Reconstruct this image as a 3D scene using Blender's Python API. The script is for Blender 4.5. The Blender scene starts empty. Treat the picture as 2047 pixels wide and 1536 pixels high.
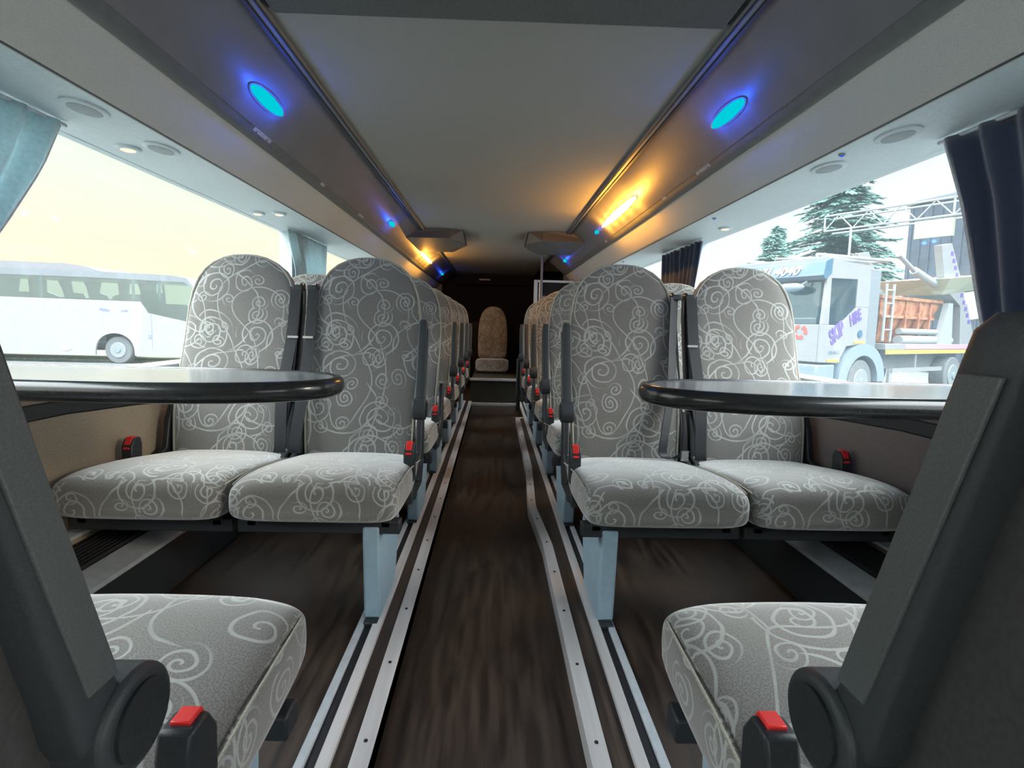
import bpy, bmesh, math, random
from mathutils import Vector, Matrix
random.seed(7)
S = bpy.context.scene
COL = S.collection

# ------------------------------------------------------------------ camera
W, H, F = 2047, 1536, 1000.0
P, YW, RL = [math.radians(a) for a in (5.0, 1.2, 1.4)]
fw = Vector((math.sin(YW)*math.cos(P), math.cos(YW)*math.cos(P), -math.sin(P)))
rt = fw.cross(Vector((0, 0, 1))).normalized()
up = rt.cross(fw)
r2 = rt*math.cos(RL) + up*math.sin(RL)
u2 = -rt*math.sin(RL) + up*math.cos(RL)
cd = bpy.data.cameras.new('camera')
cam = bpy.data.objects.new('camera', cd)
COL.objects.link(cam)
M3 = Matrix((r2, u2, -fw)).transposed()
cam.matrix_world = Matrix.Translation((0, 0, .86)) @ M3.to_4x4()
cd.sensor_width = 36
cd.sensor_fit = 'HORIZONTAL'
cd.lens = F/W*36
cd.shift_x = (1023.5-1005.88)/W
cd.shift_y = -(768-737.98)/W
cd.clip_start = .02
S.camera = cam

# ------------------------------------------------------------------ view
S.view_settings.view_transform = 'Standard'
S.view_settings.look = 'None'
S.view_settings.gamma = 1
S.view_settings.use_curve_mapping = False
S.view_settings.exposure = 0.0


# ------------------------------------------------------------------ node helper
class NT:
    def __init__(s, tree):
        s.t = tree
        s.n = tree.nodes
        s.l = tree.links

    def new(s, typ, **k):
        nd = s.n.new(typ)
        for a, b in k.items():
            setattr(nd, a, b)
        return nd

    def put(s, sock, v):
        if hasattr(v, 'bl_idname') or isinstance(v, bpy.types.NodeSocket):
            s.l.new(v, sock)
        elif v is not None:
            sock.default_value = v

    def m(s, op, a, b=None, c=None, clamp=False):
        nd = s.new('ShaderNodeMath', operation=op)
        nd.use_clamp = clamp
        s.put(nd.inputs[0], a)
        if b is not None:
            s.put(nd.inputs[1], b)
        if c is not None:
            s.put(nd.inputs[2], c)
        return nd.outputs[0]

    def vm(s, op, a, b=None, out=0):
        nd = s.new('ShaderNodeVectorMath', operation=op)
        s.put(nd.inputs[0], a)
        if b is not None:
            s.put(nd.inputs[1], b)
        return nd.outputs[out]

    def sep(s, v):
        nd = s.new('ShaderNodeSeparateXYZ')
        s.put(nd.inputs[0], v)
        return nd.outputs

    def mix(s, f, a, b):
        nd = s.new('ShaderNodeMix', data_type='RGBA')
        s.put(nd.inputs[0], f)
        s.put(nd.inputs[6], a if not isinstance(a, tuple) else (*a, 1)[:4])
        s.put(nd.inputs[7], b if not isinstance(b, tuple) else (*b, 1)[:4])
        return nd.outputs[2]

    def smooth(s, v, a, b, lo=0., hi=1.):
        nd = s.new('ShaderNodeMapRange', interpolation_type='SMOOTHSTEP')
        s.put(nd.inputs[0], v)
        nd.inputs[1].default_value = a
        nd.inputs[2].default_value = b
        nd.inputs[3].default_value = lo
        nd.inputs[4].default_value = hi
        return nd.outputs[0]


# ------------------------------------------------------------------ world: evening sky
wd = bpy.data.worlds.new('sky')
S.world = wd
wd.use_nodes = True
wd.node_tree.nodes.clear()
q = NT(wd.node_tree)
g = q.new('ShaderNodeTexCoord').outputs['Generated']
dx, dy, dz = q.sep(q.vm('NORMALIZE', g))
left_c = q.mix(q.smooth(dz, -.02, .34), (1.17, 1.05, .72), (1.00, 1.10, 1.00))
right_c = q.mix(q.smooth(dz, 0, .4), (1.08, 1.06, 1.09), (1.04, 1.06, 1.12))
side_c = q.mix(q.smooth(dx, -.25, .35), left_c, right_c)
bright = q.m('ADD', q.smooth(dz, .30, .52, 0., 12.0), q.smooth(dy, .45, -.5, 0., 2.0))  # extra brightness added overhead and behind the camera to light the interior
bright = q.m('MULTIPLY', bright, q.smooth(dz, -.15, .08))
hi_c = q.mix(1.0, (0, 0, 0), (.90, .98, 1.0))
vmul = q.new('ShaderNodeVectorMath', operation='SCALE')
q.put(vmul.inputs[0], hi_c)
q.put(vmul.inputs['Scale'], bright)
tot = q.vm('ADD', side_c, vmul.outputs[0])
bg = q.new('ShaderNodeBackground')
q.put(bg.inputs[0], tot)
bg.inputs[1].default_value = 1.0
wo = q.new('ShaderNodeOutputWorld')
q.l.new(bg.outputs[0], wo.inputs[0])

# low hazy sun coming from behind on the right
sl = bpy.data.lights.new('sun', 'SUN')
sl.energy = .9
sl.angle = math.radians(9)
sl.color = (1, .86, .66)
so = bpy.data.objects.new('sun', sl)
COL.objects.link(so)
so.rotation_euler = Vector((.86, -.42, .30)).to_track_quat('Z', 'Y').to_euler()


# ------------------------------------------------------------------ materials
def newmat(name):
    m = bpy.data.materials.new(name)
    m.use_nodes = True
    m.node_tree.nodes.clear()
    n = NT(m.node_tree)
    out = n.new('ShaderNodeOutputMaterial')
    return m, n, out


def mat(name, c, rough=.5, metal=0., scale=60., var=.12, bump=.15, sheen=0., spec=.5, coat=0., stretch=(1, 1, 1), c2=None):
    """principled material with noise driven colour variation and fine relief"""
    m, n, out = newmat(name)
    tc = n.new('ShaderNodeTexCoord').outputs['Object']
    mp = n.new('ShaderNodeMapping')
    n.put(mp.inputs[0], tc)
    mp.inputs[3].default_value = stretch
    nz = n.new('ShaderNodeTexNoise')
    n.put(nz.inputs['Vector'], mp.outputs[0])
    nz.inputs['Scale'].default_value = scale
    nz.inputs['Detail'].default_value = 3
    a = tuple(x*(1-var) for x in c)
    b = tuple(min(1, x*(1+var)) for x in (c2 or c))
    p = n.new('ShaderNodeBsdfPrincipled')
    n.put(p.inputs['Base Color'], n.mix(n.smooth(nz.outputs[0], .3, .7), a, b))
    p.inputs['Roughness'].default_value = rough
    p.inputs['Metallic'].default_value = metal
    p.inputs['Specular IOR Level'].default_value = spec
    p.inputs['Sheen Weight'].default_value = sheen
    p.inputs['Coat Weight'].default_value = coat
    p.inputs['Coat Roughness'].default_value = .12
    if bump:
        bp = n.new('ShaderNodeBump')
        bp.inputs['Strength'].default_value = bump
        bp.inputs['Distance'].default_value = .002
        n.put(bp.inputs['Height'], nz.outputs[0])
        n.put(p.inputs['Normal'], bp.outputs[0])
    n.l.new(p.outputs[0], out.inputs[0])
    return m


def emit(name, c, s):
    m, n, out = newmat(name)
    e = n.new('ShaderNodeEmission')
    e.inputs[0].default_value = (*c, 1)
    e.inputs[1].default_value = s
    n.l.new(e.outputs[0], out.inputs[0])
    return m


def glass(name, tint, dust, haze_c=(.75, .85, .9), gl=.06):  # translucent share is added haze, imitating glare over the view outside
    m, n, out = newmat(name)
    tr = n.new('ShaderNodeBsdfTransparent')
    tr.inputs[0].default_value = (*tint, 1)
    go = n.new('ShaderNodeBsdfGlossy')
    go.inputs['Roughness'].default_value = .02
    df = n.new('ShaderNodeBsdfTranslucent')
    df.inputs[0].default_value = (*haze_c, 1)
    tc = n.new('ShaderNodeTexCoord').outputs['Object']
    nz = n.new('ShaderNodeTexNoise')
    n.put(nz.inputs['Vector'], tc)
    nz.inputs['Scale'].default_value = 1.6
    m1 = n.new('ShaderNodeMixShader')
    n.put(m1.inputs[0], n.smooth(nz.outputs[0], .2, .8, dust*.95, dust*1.05))
    n.l.new(tr.outputs[0], m1.inputs[1])
    n.l.new(df.outputs[0], m1.inputs[2])
    m2 = n.new('ShaderNodeMixShader')
    lw = n.new('ShaderNodeLayerWeight')
    lw.inputs[0].default_value = .3
    n.put(m2.inputs[0], n.m('MULTIPLY_ADD', lw.outputs[0], gl*2, gl, clamp=True))
    n.l.new(m1.outputs[0], m2.inputs[1])
    n.l.new(go.outputs[0], m2.inputs[2])
    n.l.new(m2.outputs[0], out.inputs[0])
    return m


def swirl_fabric(name, base, line, gray=1.0):
    m, n, out = newmat(name)
    uv0 = n.new('ShaderNodeUVMap').outputs[0]
    uv = n.vm('SCALE', uv0)
    uv.node.inputs['Scale'].default_value = .85
    oi = n.new('ShaderNodeObjectInfo')
    wob = n.new('ShaderNodeTexNoise')
    n.put(wob.inputs['Vector'], uv)
    wob.inputs['Scale'].default_value = 9
    wv = n.vm('SCALE', n.vm('SUBTRACT', wob.outputs['Color'], (.5, .5, .5)))
    wv.node.inputs['Scale'].default_value = .035
    uvw = n.vm('ADD', uv, wv)

    def layer(vec, scale, off, pitch, rmax, w, arc=None):
        v0 = n.vm('ADD', vec, off)
        vo = n.new('ShaderNodeTexVoronoi', voronoi_dimensions='2D', feature='F1')
        n.put(vo.inputs['Vector'], v0)
        vo.inputs['Scale'].default_value = scale
        vo.inputs['Randomness'].default_value = .75
        d = n.vm('SUBTRACT', v0, vo.outputs['Position'])
        x, y, z = n.sep(d)
        r = n.m('SQRT', n.m('ADD', n.m('MULTIPLY', x, x), n.m('MULTIPLY', y, y)))
        th = n.m('DIVIDE', n.m('ARCTAN2', y, x), 2*math.pi)
        cr, cg, cb = n.sep(vo.outputs['Color'])
        sg = n.m('SUBTRACT', n.m('MULTIPLY', n.m('GREATER_THAN', cr, .5), 2), 1)
        ph = n.m('ADD', n.m('SUBTRACT', n.m('DIVIDE', r, pitch), n.m('MULTIPLY', th, sg)), cg)
        fr = n.m('FRACT', ph)
        dist = n.m('MULTIPLY', n.m('ABSOLUTE', n.m('SUBTRACT', fr, .5)), pitch)
        ln = n.smooth(dist, w*.45, w, 1., 0.)
        lim = n.m('MULTIPLY', rmax, n.m('MULTIPLY_ADD', cb, .55, .6))
        inside = n.smooth(n.m('SUBTRACT', r, lim), -.004, .001, 1., 0.)
        k = n.m('MULTIPLY', ln, inside)
        if arc is not None:
            k = n.m('MULTIPLY', k, n.m('GREATER_THAN', n.m('DIVIDE', r, rmax), arc))
        return k
    l1 = layer(uvw, 7.5, (.13, .4, 0), .0215, .064, .0030)
    l2 = layer(uvw, 13, (2.3, 1.7, 0), .0125, .030, .0026)
    l3 = layer(uvw, 4.6, (5.1, 3.3, 0), .085, .15, .0030, .45)
    # long flowing stems: constant-width contour lines of a smooth noise
    def ns(vec):
        nz = n.new('ShaderNodeTexNoise', noise_dimensions='2D')
        n.put(nz.inputs['Vector'], vec)
        nz.inputs['Scale'].default_value = 4.6
        nz.inputs['Detail'].default_value = 0
        return n.m('MULTIPLY', nz.outputs[0], 4.5)
    e_ = .004
    n0 = ns(uv)
    gx = n.m('DIVIDE', n.m('SUBTRACT', ns(n.vm('ADD', uv, (e_, 0, 0))), n0), e_)
    gy = n.m('DIVIDE', n.m('SUBTRACT', ns(n.vm('ADD', uv, (0, e_, 0))), n0), e_)
    gr = n.m('ADD', n.m('SQRT', n.m('ADD', n.m('MULTIPLY', gx, gx), n.m('MULTIPLY', gy, gy))), 2.0)
    l4 = n.smooth(n.m('DIVIDE', n.m('ABSOLUTE', n.m('SUBTRACT', n.m('FRACT', n0), .5)), gr), .0008, .0022, 1., 0.)
    k = n.m('MAXIMUM', n.m('MAXIMUM', l1, l2), n.m('MAXIMUM', l3, l4))
    fine = n.new('ShaderNodeTexNoise')
    n.put(fine.inputs['Vector'], uv0)
    fine.inputs['Scale'].default_value = 420
    fine.inputs['Detail'].default_value = 2
    blot = n.new('ShaderNodeTexNoise')
    n.put(blot.inputs['Vector'], uv)
    blot.inputs['Scale'].default_value = 14
    kk = n.m('MULTIPLY', k, n.smooth(blot.outputs[0], .3, .6, .55, 1.))
    bcol = n.mix(n.smooth(fine.outputs[0], .35, .65), tuple(b*.72 for b in base), tuple(b*1.25 for b in base))
    colr = n.mix(n.m('MULTIPLY', kk, .85), bcol, line)
    p = n.new('ShaderNodeBsdfPrincipled')
    n.put(p.inputs['Base Color'], colr)
    p.inputs['Roughness'].default_value = .9
    p.inputs['Specular IOR Level'].default_value = .2
    p.inputs['Sheen Weight'].default_value = 1.0
    p.inputs['Sheen Roughness'].default_value = .45
    bp = n.new('ShaderNodeBump')
    bp.inputs['Strength'].default_value = .35
    bp.inputs['Distance'].default_value = .002
    n.put(bp.inputs['Height'], n.m('ADD', n.m('MULTIPLY', fine.outputs[0], .4), n.m('MULTIPLY', k, -.5)))
    n.put(p.inputs['Normal'], bp.outputs[0])
    n.l.new(p.outputs[0], out.inputs[0])
    return m


def vinyl_floor(name):
    m, n, out = newmat(name)
    tc = n.new('ShaderNodeTexCoord').outputs['Object']
    mp = n.new('ShaderNodeMapping')
    n.put(mp.inputs[0], tc)
    mp.inputs[3].default_value = (14, 1.6, 1)
    nz = n.new('ShaderNodeTexNoise')
    n.put(nz.inputs['Vector'], mp.outputs[0])
    nz.inputs['Scale'].default_value = 3
    nz.inputs['Detail'].default_value = 6
    br = n.new('ShaderNodeTexBrick')
    mp2 = n.new('ShaderNodeMapping')
    n.put(mp2.inputs[0], tc)
    mp2.inputs[2].default_value = (0, 0, math.pi/2)
    n.put(br.inputs[0], mp2.outputs[0])
    br.inputs['Color1'].default_value = (1, 1, 1, 1)
    br.inputs['Color2'].default_value = (.72, .72, .72, 1)
    br.inputs['Mortar'].default_value = (.55, .55, .55, 1)
    br.inputs['Scale'].default_value = 1
    br.inputs['Mortar Size'].default_value = .001
    br.inputs['Brick Width'].default_value = .9
    br.inputs['Row Height'].default_value = .09
    c = n.mix(n.smooth(nz.outputs[0], .3, .7), (.020, .013, .010), (.066, .043, .031))
    mx = n.new('ShaderNodeMix', data_type='RGBA', blend_type='MULTIPLY')
    mx.inputs[0].default_value = 1
    n.put(mx.inputs[6], c)
    n.put(mx.inputs[7], br.outputs[0])
    p = n.new('ShaderNodeBsdfPrincipled')
    n.put(p.inputs['Base Color'], mx.outputs[2])
    n.put(p.inputs['Roughness'], n.smooth(nz.outputs[0], .2, .8, .38, .6))
    bp = n.new('ShaderNodeBump')
    bp.inputs['Strength'].default_value = .2
    bp.inputs['Distance'].default_value = .001
    n.put(bp.inputs['Height'], nz.outputs[0])
    n.put(p.inputs['Normal'], bp.outputs[0])
    n.l.new(p.outputs[0], out.inputs[0])
    return m


def curtain_mat(name, c, tl):
    m, n, out = newmat(name)
    tc = n.new('ShaderNodeTexCoord').outputs['Object']
    wv = n.new('ShaderNodeTexNoise')
    n.put(wv.inputs['Vector'], tc)
    wv.inputs['Scale'].default_value = 90
    col = n.mix(wv.outputs[0], tuple(x*.8 for x in c), tuple(x*1.2 for x in c))
    p = n.new('ShaderNodeBsdfPrincipled')
    n.put(p.inputs['Base Color'], col)
    p.inputs['Roughness'].default_value = .9
    p.inputs['Sheen Weight'].default_value = .5
    t = n.new('ShaderNodeBsdfTranslucent')
    n.put(t.inputs[0], col)
    mx = n.new('ShaderNodeMixShader')
    mx.inputs[0].default_value = tl
    n.l.new(p.outputs[0], mx.inputs[1])
    n.l.new(t.outputs[0], mx.inputs[2])
    n.l.new(mx.outputs[0], out.inputs[0])
    return m


FAB = swirl_fabric('swirl_fabric', (.185, .178, .165), (.44, .455, .43))
FLOOR = vinyl_floor('vinyl_floor')
CEIL = mat('ceiling_cloth', (.305, .30, .275), .95, scale=300, var=.08, bump=.3)
HATCH = mat('hatch_cloth', (.10, .105, .10), .95, scale=300, bump=.3)
COVE = mat('cove_plastic', (.17, .17, .18), .42, scale=8, var=.05, bump=0)
HRAIL = mat('rail_plastic', (.13, .14, .14), .5, scale=30, var=.06, bump=.05)
BINF = mat('bin_cloth', (.52, .53, .50), .9, scale=300, var=.06, bump=.2)
SERV = mat('service_plastic', (.56, .64, .67), .55, scale=120, var=.05, bump=.1)
VENT = mat('vent_plastic', (.25, .29, .31), .5, scale=60, var=.05, bump=0)
SEAM = mat('seam_dark', (.05, .055, .06), .7, bump=0)
WALLL = mat('wall_carpet_lit', (.42, .33, .23), .95, scale=250, var=.14, bump=.4)  # lighter copy of the wall carpet, sunlight put into its colour
WALLR = mat('wall_carpet_shaded', (.20, .165, .15), .95, scale=250, var=.14, bump=.4)  # darker copy of the wall carpet, shade put into its colour
SHELL = mat('body_shell', (.5, .5, .5), .6)
ALU = mat('brushed_aluminium', (.70, .67, .67), .42, .35, scale=40, var=.1, bump=.05, stretch=(1, .05, 1))
ALU2 = mat('satin_grey_metal', (.56, .60, .64), .45, .3, scale=40, var=.06, bump=.03)
DARKG = mat('black_groove', (.012, .012, .016), .6)
LEG = mat('leg_paint', (.30, .42, .50), .45, scale=50, var=.05, bump=.05)
BLK = mat('black_plastic', (.022, .026, .030), .42, scale=200, var=.15, bump=.15)
ARM = mat('armrest_plastic', (.045, .052, .058), .5, scale=600, var=.12, bump=.15)
ARMF = mat('armrest_face', (.11, .125, .125), .5, scale=600, var=.12, bump=.15)
BELT = mat('belt_webbing', (.008, .010, .015), .6, scale=400, var=.3, bump=.3)
RED = mat('release_red', (.85, .03, .025), .35, scale=20, var=.05, bump=0)
CHR = mat('chrome', (.5, .5, .5), .35, 1., bump=0)
PIPE = mat('piping_cloth', (.36, .35, .29), .85, scale=500, var=.2, bump=.2)
SHELLS = mat('seat_shell', (.06, .06, .062), .6, scale=200, bump=.1)
TTOP = mat('table_laminate', (.58, .63, .67), .14, scale=200, var=.03, bump=0, coat=.6)
TRIM = mat('table_bumper', (.020, .022, .024), .22, scale=80, var=.1, bump=.03, coat=.3)
HEAT = mat('heater_black', (.03, .03, .034), .5, bump=.1)
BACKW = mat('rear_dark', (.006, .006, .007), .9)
RISER = mat('riser_vinyl', (.035, .032, .024), .6)
POD = mat('monitor_housing', (.12, .115, .11), .6, scale=100, var=.06, bump=.05)
CURL = curtain_mat('curtain_left_hazed', (.52, .66, .70), .5)  # window glare haze painted into the pale cloth colour
CURR = curtain_mat('curtain_right', (.035, .050, .095), .10)
CURE = mat('curtain_border', (.55, .58, .60), .8)
PANE = glass('window_glass', (.98, .985, .985), .012, gl=.025)
PANER = glass('window_glass_hazed', (.98, .985, .985), .020, (.70, .90, 1.0), gl=.025)  # stronger bluish glare haze mixed into the right-hand panes
PLATE = mat('seat_plate', (.42, .42, .44), .5, bump=0)
PLATED = mat('plate_mark', (.12, .13, .15), .5, bump=0)
BLUE = emit('blue_led', (.0, .62, .72), 1.0)
BLUE2 = emit('blue_dot', (.01, .08, 1.0), 1.0)
WARM = emit('warm_lamp', (1.0, .80, .55), 2.2)
WARM2 = emit('reading_lamp', (1.0, .88, .70), 1.1)


# ------------------------------------------------------------------ mesh helpers
def box(bm, x0, x1, y0, y1, z0, z1):
    vs = [bm.verts.new((x, y, z)) for x in (x0, x1) for y in (y0, y1) for z in (z0, z1)]
    for f in ((0, 1, 3, 2), (4, 6, 7, 5), (0, 4, 5, 1), (2, 3, 7, 6), (0, 2, 6, 4), (1, 5, 7, 3)):
        bm.faces.new([vs[i] for i in f])


def prism(bm, pts, axis, a, b):
    """pts: 2D polygon, extruded along axis from a to b. axis x:(y,z) y:(x,z) z:(x,y)"""
    def mk(p, t):
        return {'x': (t, p[0], p[1]), 'y': (p[0], t, p[1]), 'z': (p[0], p[1], t)}[axis]
    A = [bm.verts.new(mk(p, a)) for p in pts]
    B = [bm.verts.new(mk(p, b)) for p in pts]
    n = len(pts)
    bm.faces.new(A)
    bm.faces.new(B[::-1])
    for i in range(n):
        bm.faces.new((A[i], B[i], B[(i+1) % n], A[(i+1) % n]))


def loft(bm, rings, cap=True, closed=True):
    R = [[bm.verts.new(p) for p in r] for r in rings]
    n = len(R[0])
    for i in range(len(R)-1):
        for j in range(n if closed else n-1):
            k = (j+1) % n
            bm.faces.new((R[i][j], R[i][k], R[i+1][k], R[i+1][j]))
    if cap and closed:
        bm.faces.new(R[0][::-1])
        bm.faces.new(R[-1])


def frame(t):
    t = t.normalized()
    a = Vector((0, 0, 1)) if abs(t.z) < .9 else Vector((1, 0, 0))
    s = t.cross(a).normalized()
    return s, s.cross(t)


def tube(bm, pts, r, n=8):
    pts = [Vector(p) for p in pts]
    rings = []
    s0 = None
    for i, p in enumerate(pts):
        t = (pts[min(i+1, len(pts)-1)]-pts[max(i-1, 0)])
        if s0 is None:
            s, u = frame(t)
        else:
            tn = t.normalized()
            s = (s0 - tn*s0.dot(tn)).normalized()
            u = s.cross(tn)
        s0 = s
        rr = r[i] if isinstance(r, (list, tuple)) else r
        rings.append([p + s*math.cos(a)*rr + u*math.sin(a)*rr for a in [2*math.pi*k/n for k in range(n)]])
    loft(bm, rings)


def disc(bm, c, ax, r, h, n=28, r2=None):
    """cylinder centred at c along axis vector ax with height h"""
    c = Vector(c)
    ax = Vector(ax).normalized()
    s, u = frame(ax)
    r2 = r if r2 is None else r2
    loft(bm, [[c+ax*t+(s*math.cos(a)+u*math.sin(a))*rr for a in [2*math.pi*k/n for k in range(n)]]
              for t, rr in ((-h/2, r), (h/2, r2))])


def ellip(bm, c, ax, r, n=12, m=6):
    """ellipsoid radii r=(rx,ry,rz)"""
    rings = []
    for i in range(1, m):
        ph = math.pi*i/m
        rings.append([(c[0]+r[0]*math.sin(ph)*math.cos(a), c[1]+r[1]*math.sin(ph)*math.sin(a), c[2]-r[2]*math.cos(ph))
                      for a in [2*math.pi*k/n for k in range(n)]])
    loft(bm, rings)


def ribbon(bm, pts, wdir, w, th=.0015):
    wd_ = Vector(wdir).normalized()*w/2
    pts = [Vector(p) for p in pts]
    rings = []
    for i, p in enumerate(pts):
        t = (pts[min(i+1, len(pts)-1)]-pts[max(i-1, 0)]).normalized()
        nn = t.cross(wd_).normalized()*th
        rings.append([p-wd_-nn, p+wd_-nn, p+wd_+nn, p-wd_+nn])
    loft(bm, rings)


def smoothpath(pts, k=6):
    """catmull-rom"""
    P_ = [Vector(p) for p in pts]
    P_ = [P_[0]]+P_+[P_[-1]]
    out = []
    for i in range(1, len(P_)-2):
        a, b, c, d = P_[i-1:i+3]
        for j in range(k):
            t = j/k
            out.append(.5*((2*b)+(c-a)*t+(2*a-5*b+4*c-d)*t*t+(3*b-a-3*c+d)*t**3))
    out.append(P_[-2])
    return out


def box_uv(me):
    uvl = me.uv_layers.new(name='UVMap')
    for f in me.polygons:
        nx, ny, nz = [abs(v) for v in f.normal]
        for li in f.loop_indices:
            co = me.vertices[me.loops[li].vertex_index].co
            if ny >= nx*.8 and ny >= nz:
                uvl.data[li].uv = (co.x, co.z)
            elif nx > nz:
                uvl.data[li].uv = (co.y+1.3, co.z+.2)
            else:
                uvl.data[li].uv = (co.x+2.1, co.y+.7)


def obj(name, bm, m, parent=None, bevel=0., smooth=True, seg=2, subsurf=0, uv=False, auto=True):
    bmesh.ops.recalc_face_normals(bm, faces=bm.faces[:])
    me = bpy.data.meshes.new(name)
    bm.to_mesh(me)
    bm.free()
    if smooth:
        for f in me.polygons:
            f.use_smooth = True
        if not subsurf:
            try:
                me.set_sharp_from_angle(angle=math.radians(38))
            except Exception:
                pass
    if uv:
        box_uv(me)
    if isinstance(m, (list, tuple)):
        for k in m:
            me.materials.append(k)
    else:
        me.materials.append(m)
    o = bpy.data.objects.new(name, me)
    COL.objects.link(o)
    if parent is not None:
        o.parent = parent
    if bevel:
        b = o.modifiers.new('bevel', 'BEVEL')
        b.width = bevel
        b.segments = seg
        b.limit_method = 'ANGLE'
        b.angle_limit = math.radians(40)
    if subsurf:
        s_ = o.modifiers.new('subsurf', 'SUBSURF')
        s_.levels = subsurf
        s_.render_levels = subsurf
    return o


def B():
    return bmesh.new()


def tag(o, label, cat, group=None, kind=None):
    o['label'] = label
    o['category'] = cat
    if group:
        o['group'] = group
    if kind:
        o['kind'] = kind
    return o


def thing(name, label, cat, loc=(0, 0, 0), rz=0, group=None):
    o = bpy.data.objects.new(name, None)
    o.empty_display_size = .1
    COL.objects.link(o)
    o.location = loc
    o.rotation_euler = (0, 0, rz)
    return tag(o, label, cat, group)


def struct(name, bm, m, **k):
    o = obj(name, bm, m, **k)
    if o.parent is None:
        o['kind'] = 'structure'
        o['label'] = name.replace('_', ' ')
        o['category'] = name.split('_')[0]
    return o


def dup(root, loc=None, rz=None, label=None):
    c = root.copy()
    COL.objects.link(c)
    if loc is not None:
        c.location = loc
    if rz is not None:
        c.rotation_euler = (0, 0, rz)
    if label:
        c['label'] = label
    for ch in list(root.children):
        d = ch.copy()
        COL.objects.link(d)
        d.parent = c
        for g2 in list(ch.children):
            e = g2.copy()
            COL.objects.link(e)
            e.parent = d
    return c


def slabel(o, l):
    o['label'] = l
    return o


# ================================================================== STRUCTURE
YF, YR = -4.2, 8.35          # bus front / rear
AISLE = .224
END = 5.6
# floor
b = B()
box(b, -1.27, -AISLE, YF, YR, -.08, 0)
box(b, AISLE, 1.27, YF, 4.64, -.08, 0)
box(b, .40, 1.27, 4.64, YR, -.08, 0)
box(b, -AISLE, .40, YF, END+.03, -.12, -.045)
struct('floor', b, FLOOR, smooth=False)
# raised rear step
b = B()
box(b, -AISLE-.02, .42, END, END+2.7, -.04, .235)
struct('trim_1', b, RISER, smooth=False)['label'] = 'raised dark step at the end of the aisle'
b = B()
box(b, -AISLE-.03, .42, END-.03, END+.01, .235, .262)
box(b, -AISLE-.03, .42, END-.035, END, -.045, -.015)
struct('trim_2', b, ALU, bevel=.003)['label'] = 'bright metal nosings of the rear step'
# ceiling
b = B()
box(b, -.62, .62, 1.375, YR, 1.66, 1.70)
box(b, -.62, .62, YF, .2, 1.66, 1.70)
struct('ceiling', b, CEIL, smooth=False)
b = B()
box(b, -.585, .585, .2, 1.375, 1.645, 1.70)
struct('trim_3', b, HATCH, bevel=.006)['label'] = 'dark roof hatch panel in the ceiling'
# roof outer skin and side walls above the windows
b = B()
box(b, -1.3, 1.3, YF-.1, YR+.1, 1.76, 1.84)
struct('ceiling_roof_skin', b, SHELL)
for s, nm in ((-1, 'left'), (1, 'right')):
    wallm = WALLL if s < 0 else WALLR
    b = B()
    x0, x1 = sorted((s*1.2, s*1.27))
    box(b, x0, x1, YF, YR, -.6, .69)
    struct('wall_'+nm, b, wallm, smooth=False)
    b = B()
    box(b, x0, x1, YF, YR, 1.378, 1.76)
    wins = [(-4.1, -2.5), (-2.35, -.75), (-.6, 1.02), (1.2, 3.02), (3.16, 4.9), (5.05, 5.75)]
    ys = [YF]+[v for w_ in wins for v in w_]+[YR]
    for i in range(0, len(ys), 2):
        box(b, x0, x1, ys[i], ys[i+1], .69, 1.378)
    struct('trim_%d' % (16 if s < 0 else 17), b, SERV, smooth=False)['label'] = 'pale window pillars and header on the %s' % nm

    # window ledge
    b = B()
    x0, x1 = sorted((s*1.175, s*1.202))
    box(b, x0, x1, YF, 5.75, .675, .69)
    struct('baseboard_'+nm, b, SERV, bevel=.004)['label'] = 'pale ledge under the %s windows' % nm
    for i, (y0, y1) in enumerate(wins):
        b = B()
        x0, x1 = sorted((s*1.235, s*1.24))
        box(b, x0, x1, y0, y1, .69, 1.378)
        struct('window_%d' % (i+1+(0 if s < 0 else 6)), b, PANE if s < 0 else PANER, smooth=False)
# rear wall and front bulkhead
b = B()
box(b, -1.27, 1.27, YR, YR+.08, -.6, 1.8)
struct('wall_back', b, BACKW)
b = B()
box(b, -1.27, 1.27, YF-.08, YF, -.6, .55)
box(b, -1.27, 1.27, YF-.08, YF, 1.62, 1.8)
struct('wall_front', b, SHELL)
b = B()
box(b, -1.25, 1.25, YF-.05, YF-.04, .55, 1.62)
struct('window_13', b, PANE, smooth=False)
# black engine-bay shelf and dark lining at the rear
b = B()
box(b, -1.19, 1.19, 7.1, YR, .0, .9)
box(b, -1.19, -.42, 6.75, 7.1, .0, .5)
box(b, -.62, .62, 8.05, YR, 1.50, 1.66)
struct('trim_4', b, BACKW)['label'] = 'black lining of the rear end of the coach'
b = B()
box(b, -.245, -.075, 8.035, 8.05, 1.565, 1.585)
o = tag(obj('notice_plate', b, PLATE), 'tiny pale notice strip high on the dark rear bulkhead', 'sign')

# ceiling rails either side of the centre panel
for s, nm in ((-1, 'left'), (1, 'right')):
    b = B()
    for a0, a1, z0 in ((.600, .634, 1.644),):
        x0, x1 = sorted((s*a0, s*a1))
        box(b, x0, x1, YF, 8.05, z0, 1.67)
    r_ = struct('trim_%d' % (5 if s < 0 else 6), b, HRAIL, bevel=.006)
    r_['label'] = 'grey channel rail along the %s edge of the ceiling' % nm
    b = B()
    for a0, a1 in ((.606, .6105), (.628, .640)):
        x0, x1 = sorted((s*a0, s*a1))
        box(b, x0, x1, YF, 8.05, 1.640, 1.66)
    obj('rail_groove', b, DARKG, r_)

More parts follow.
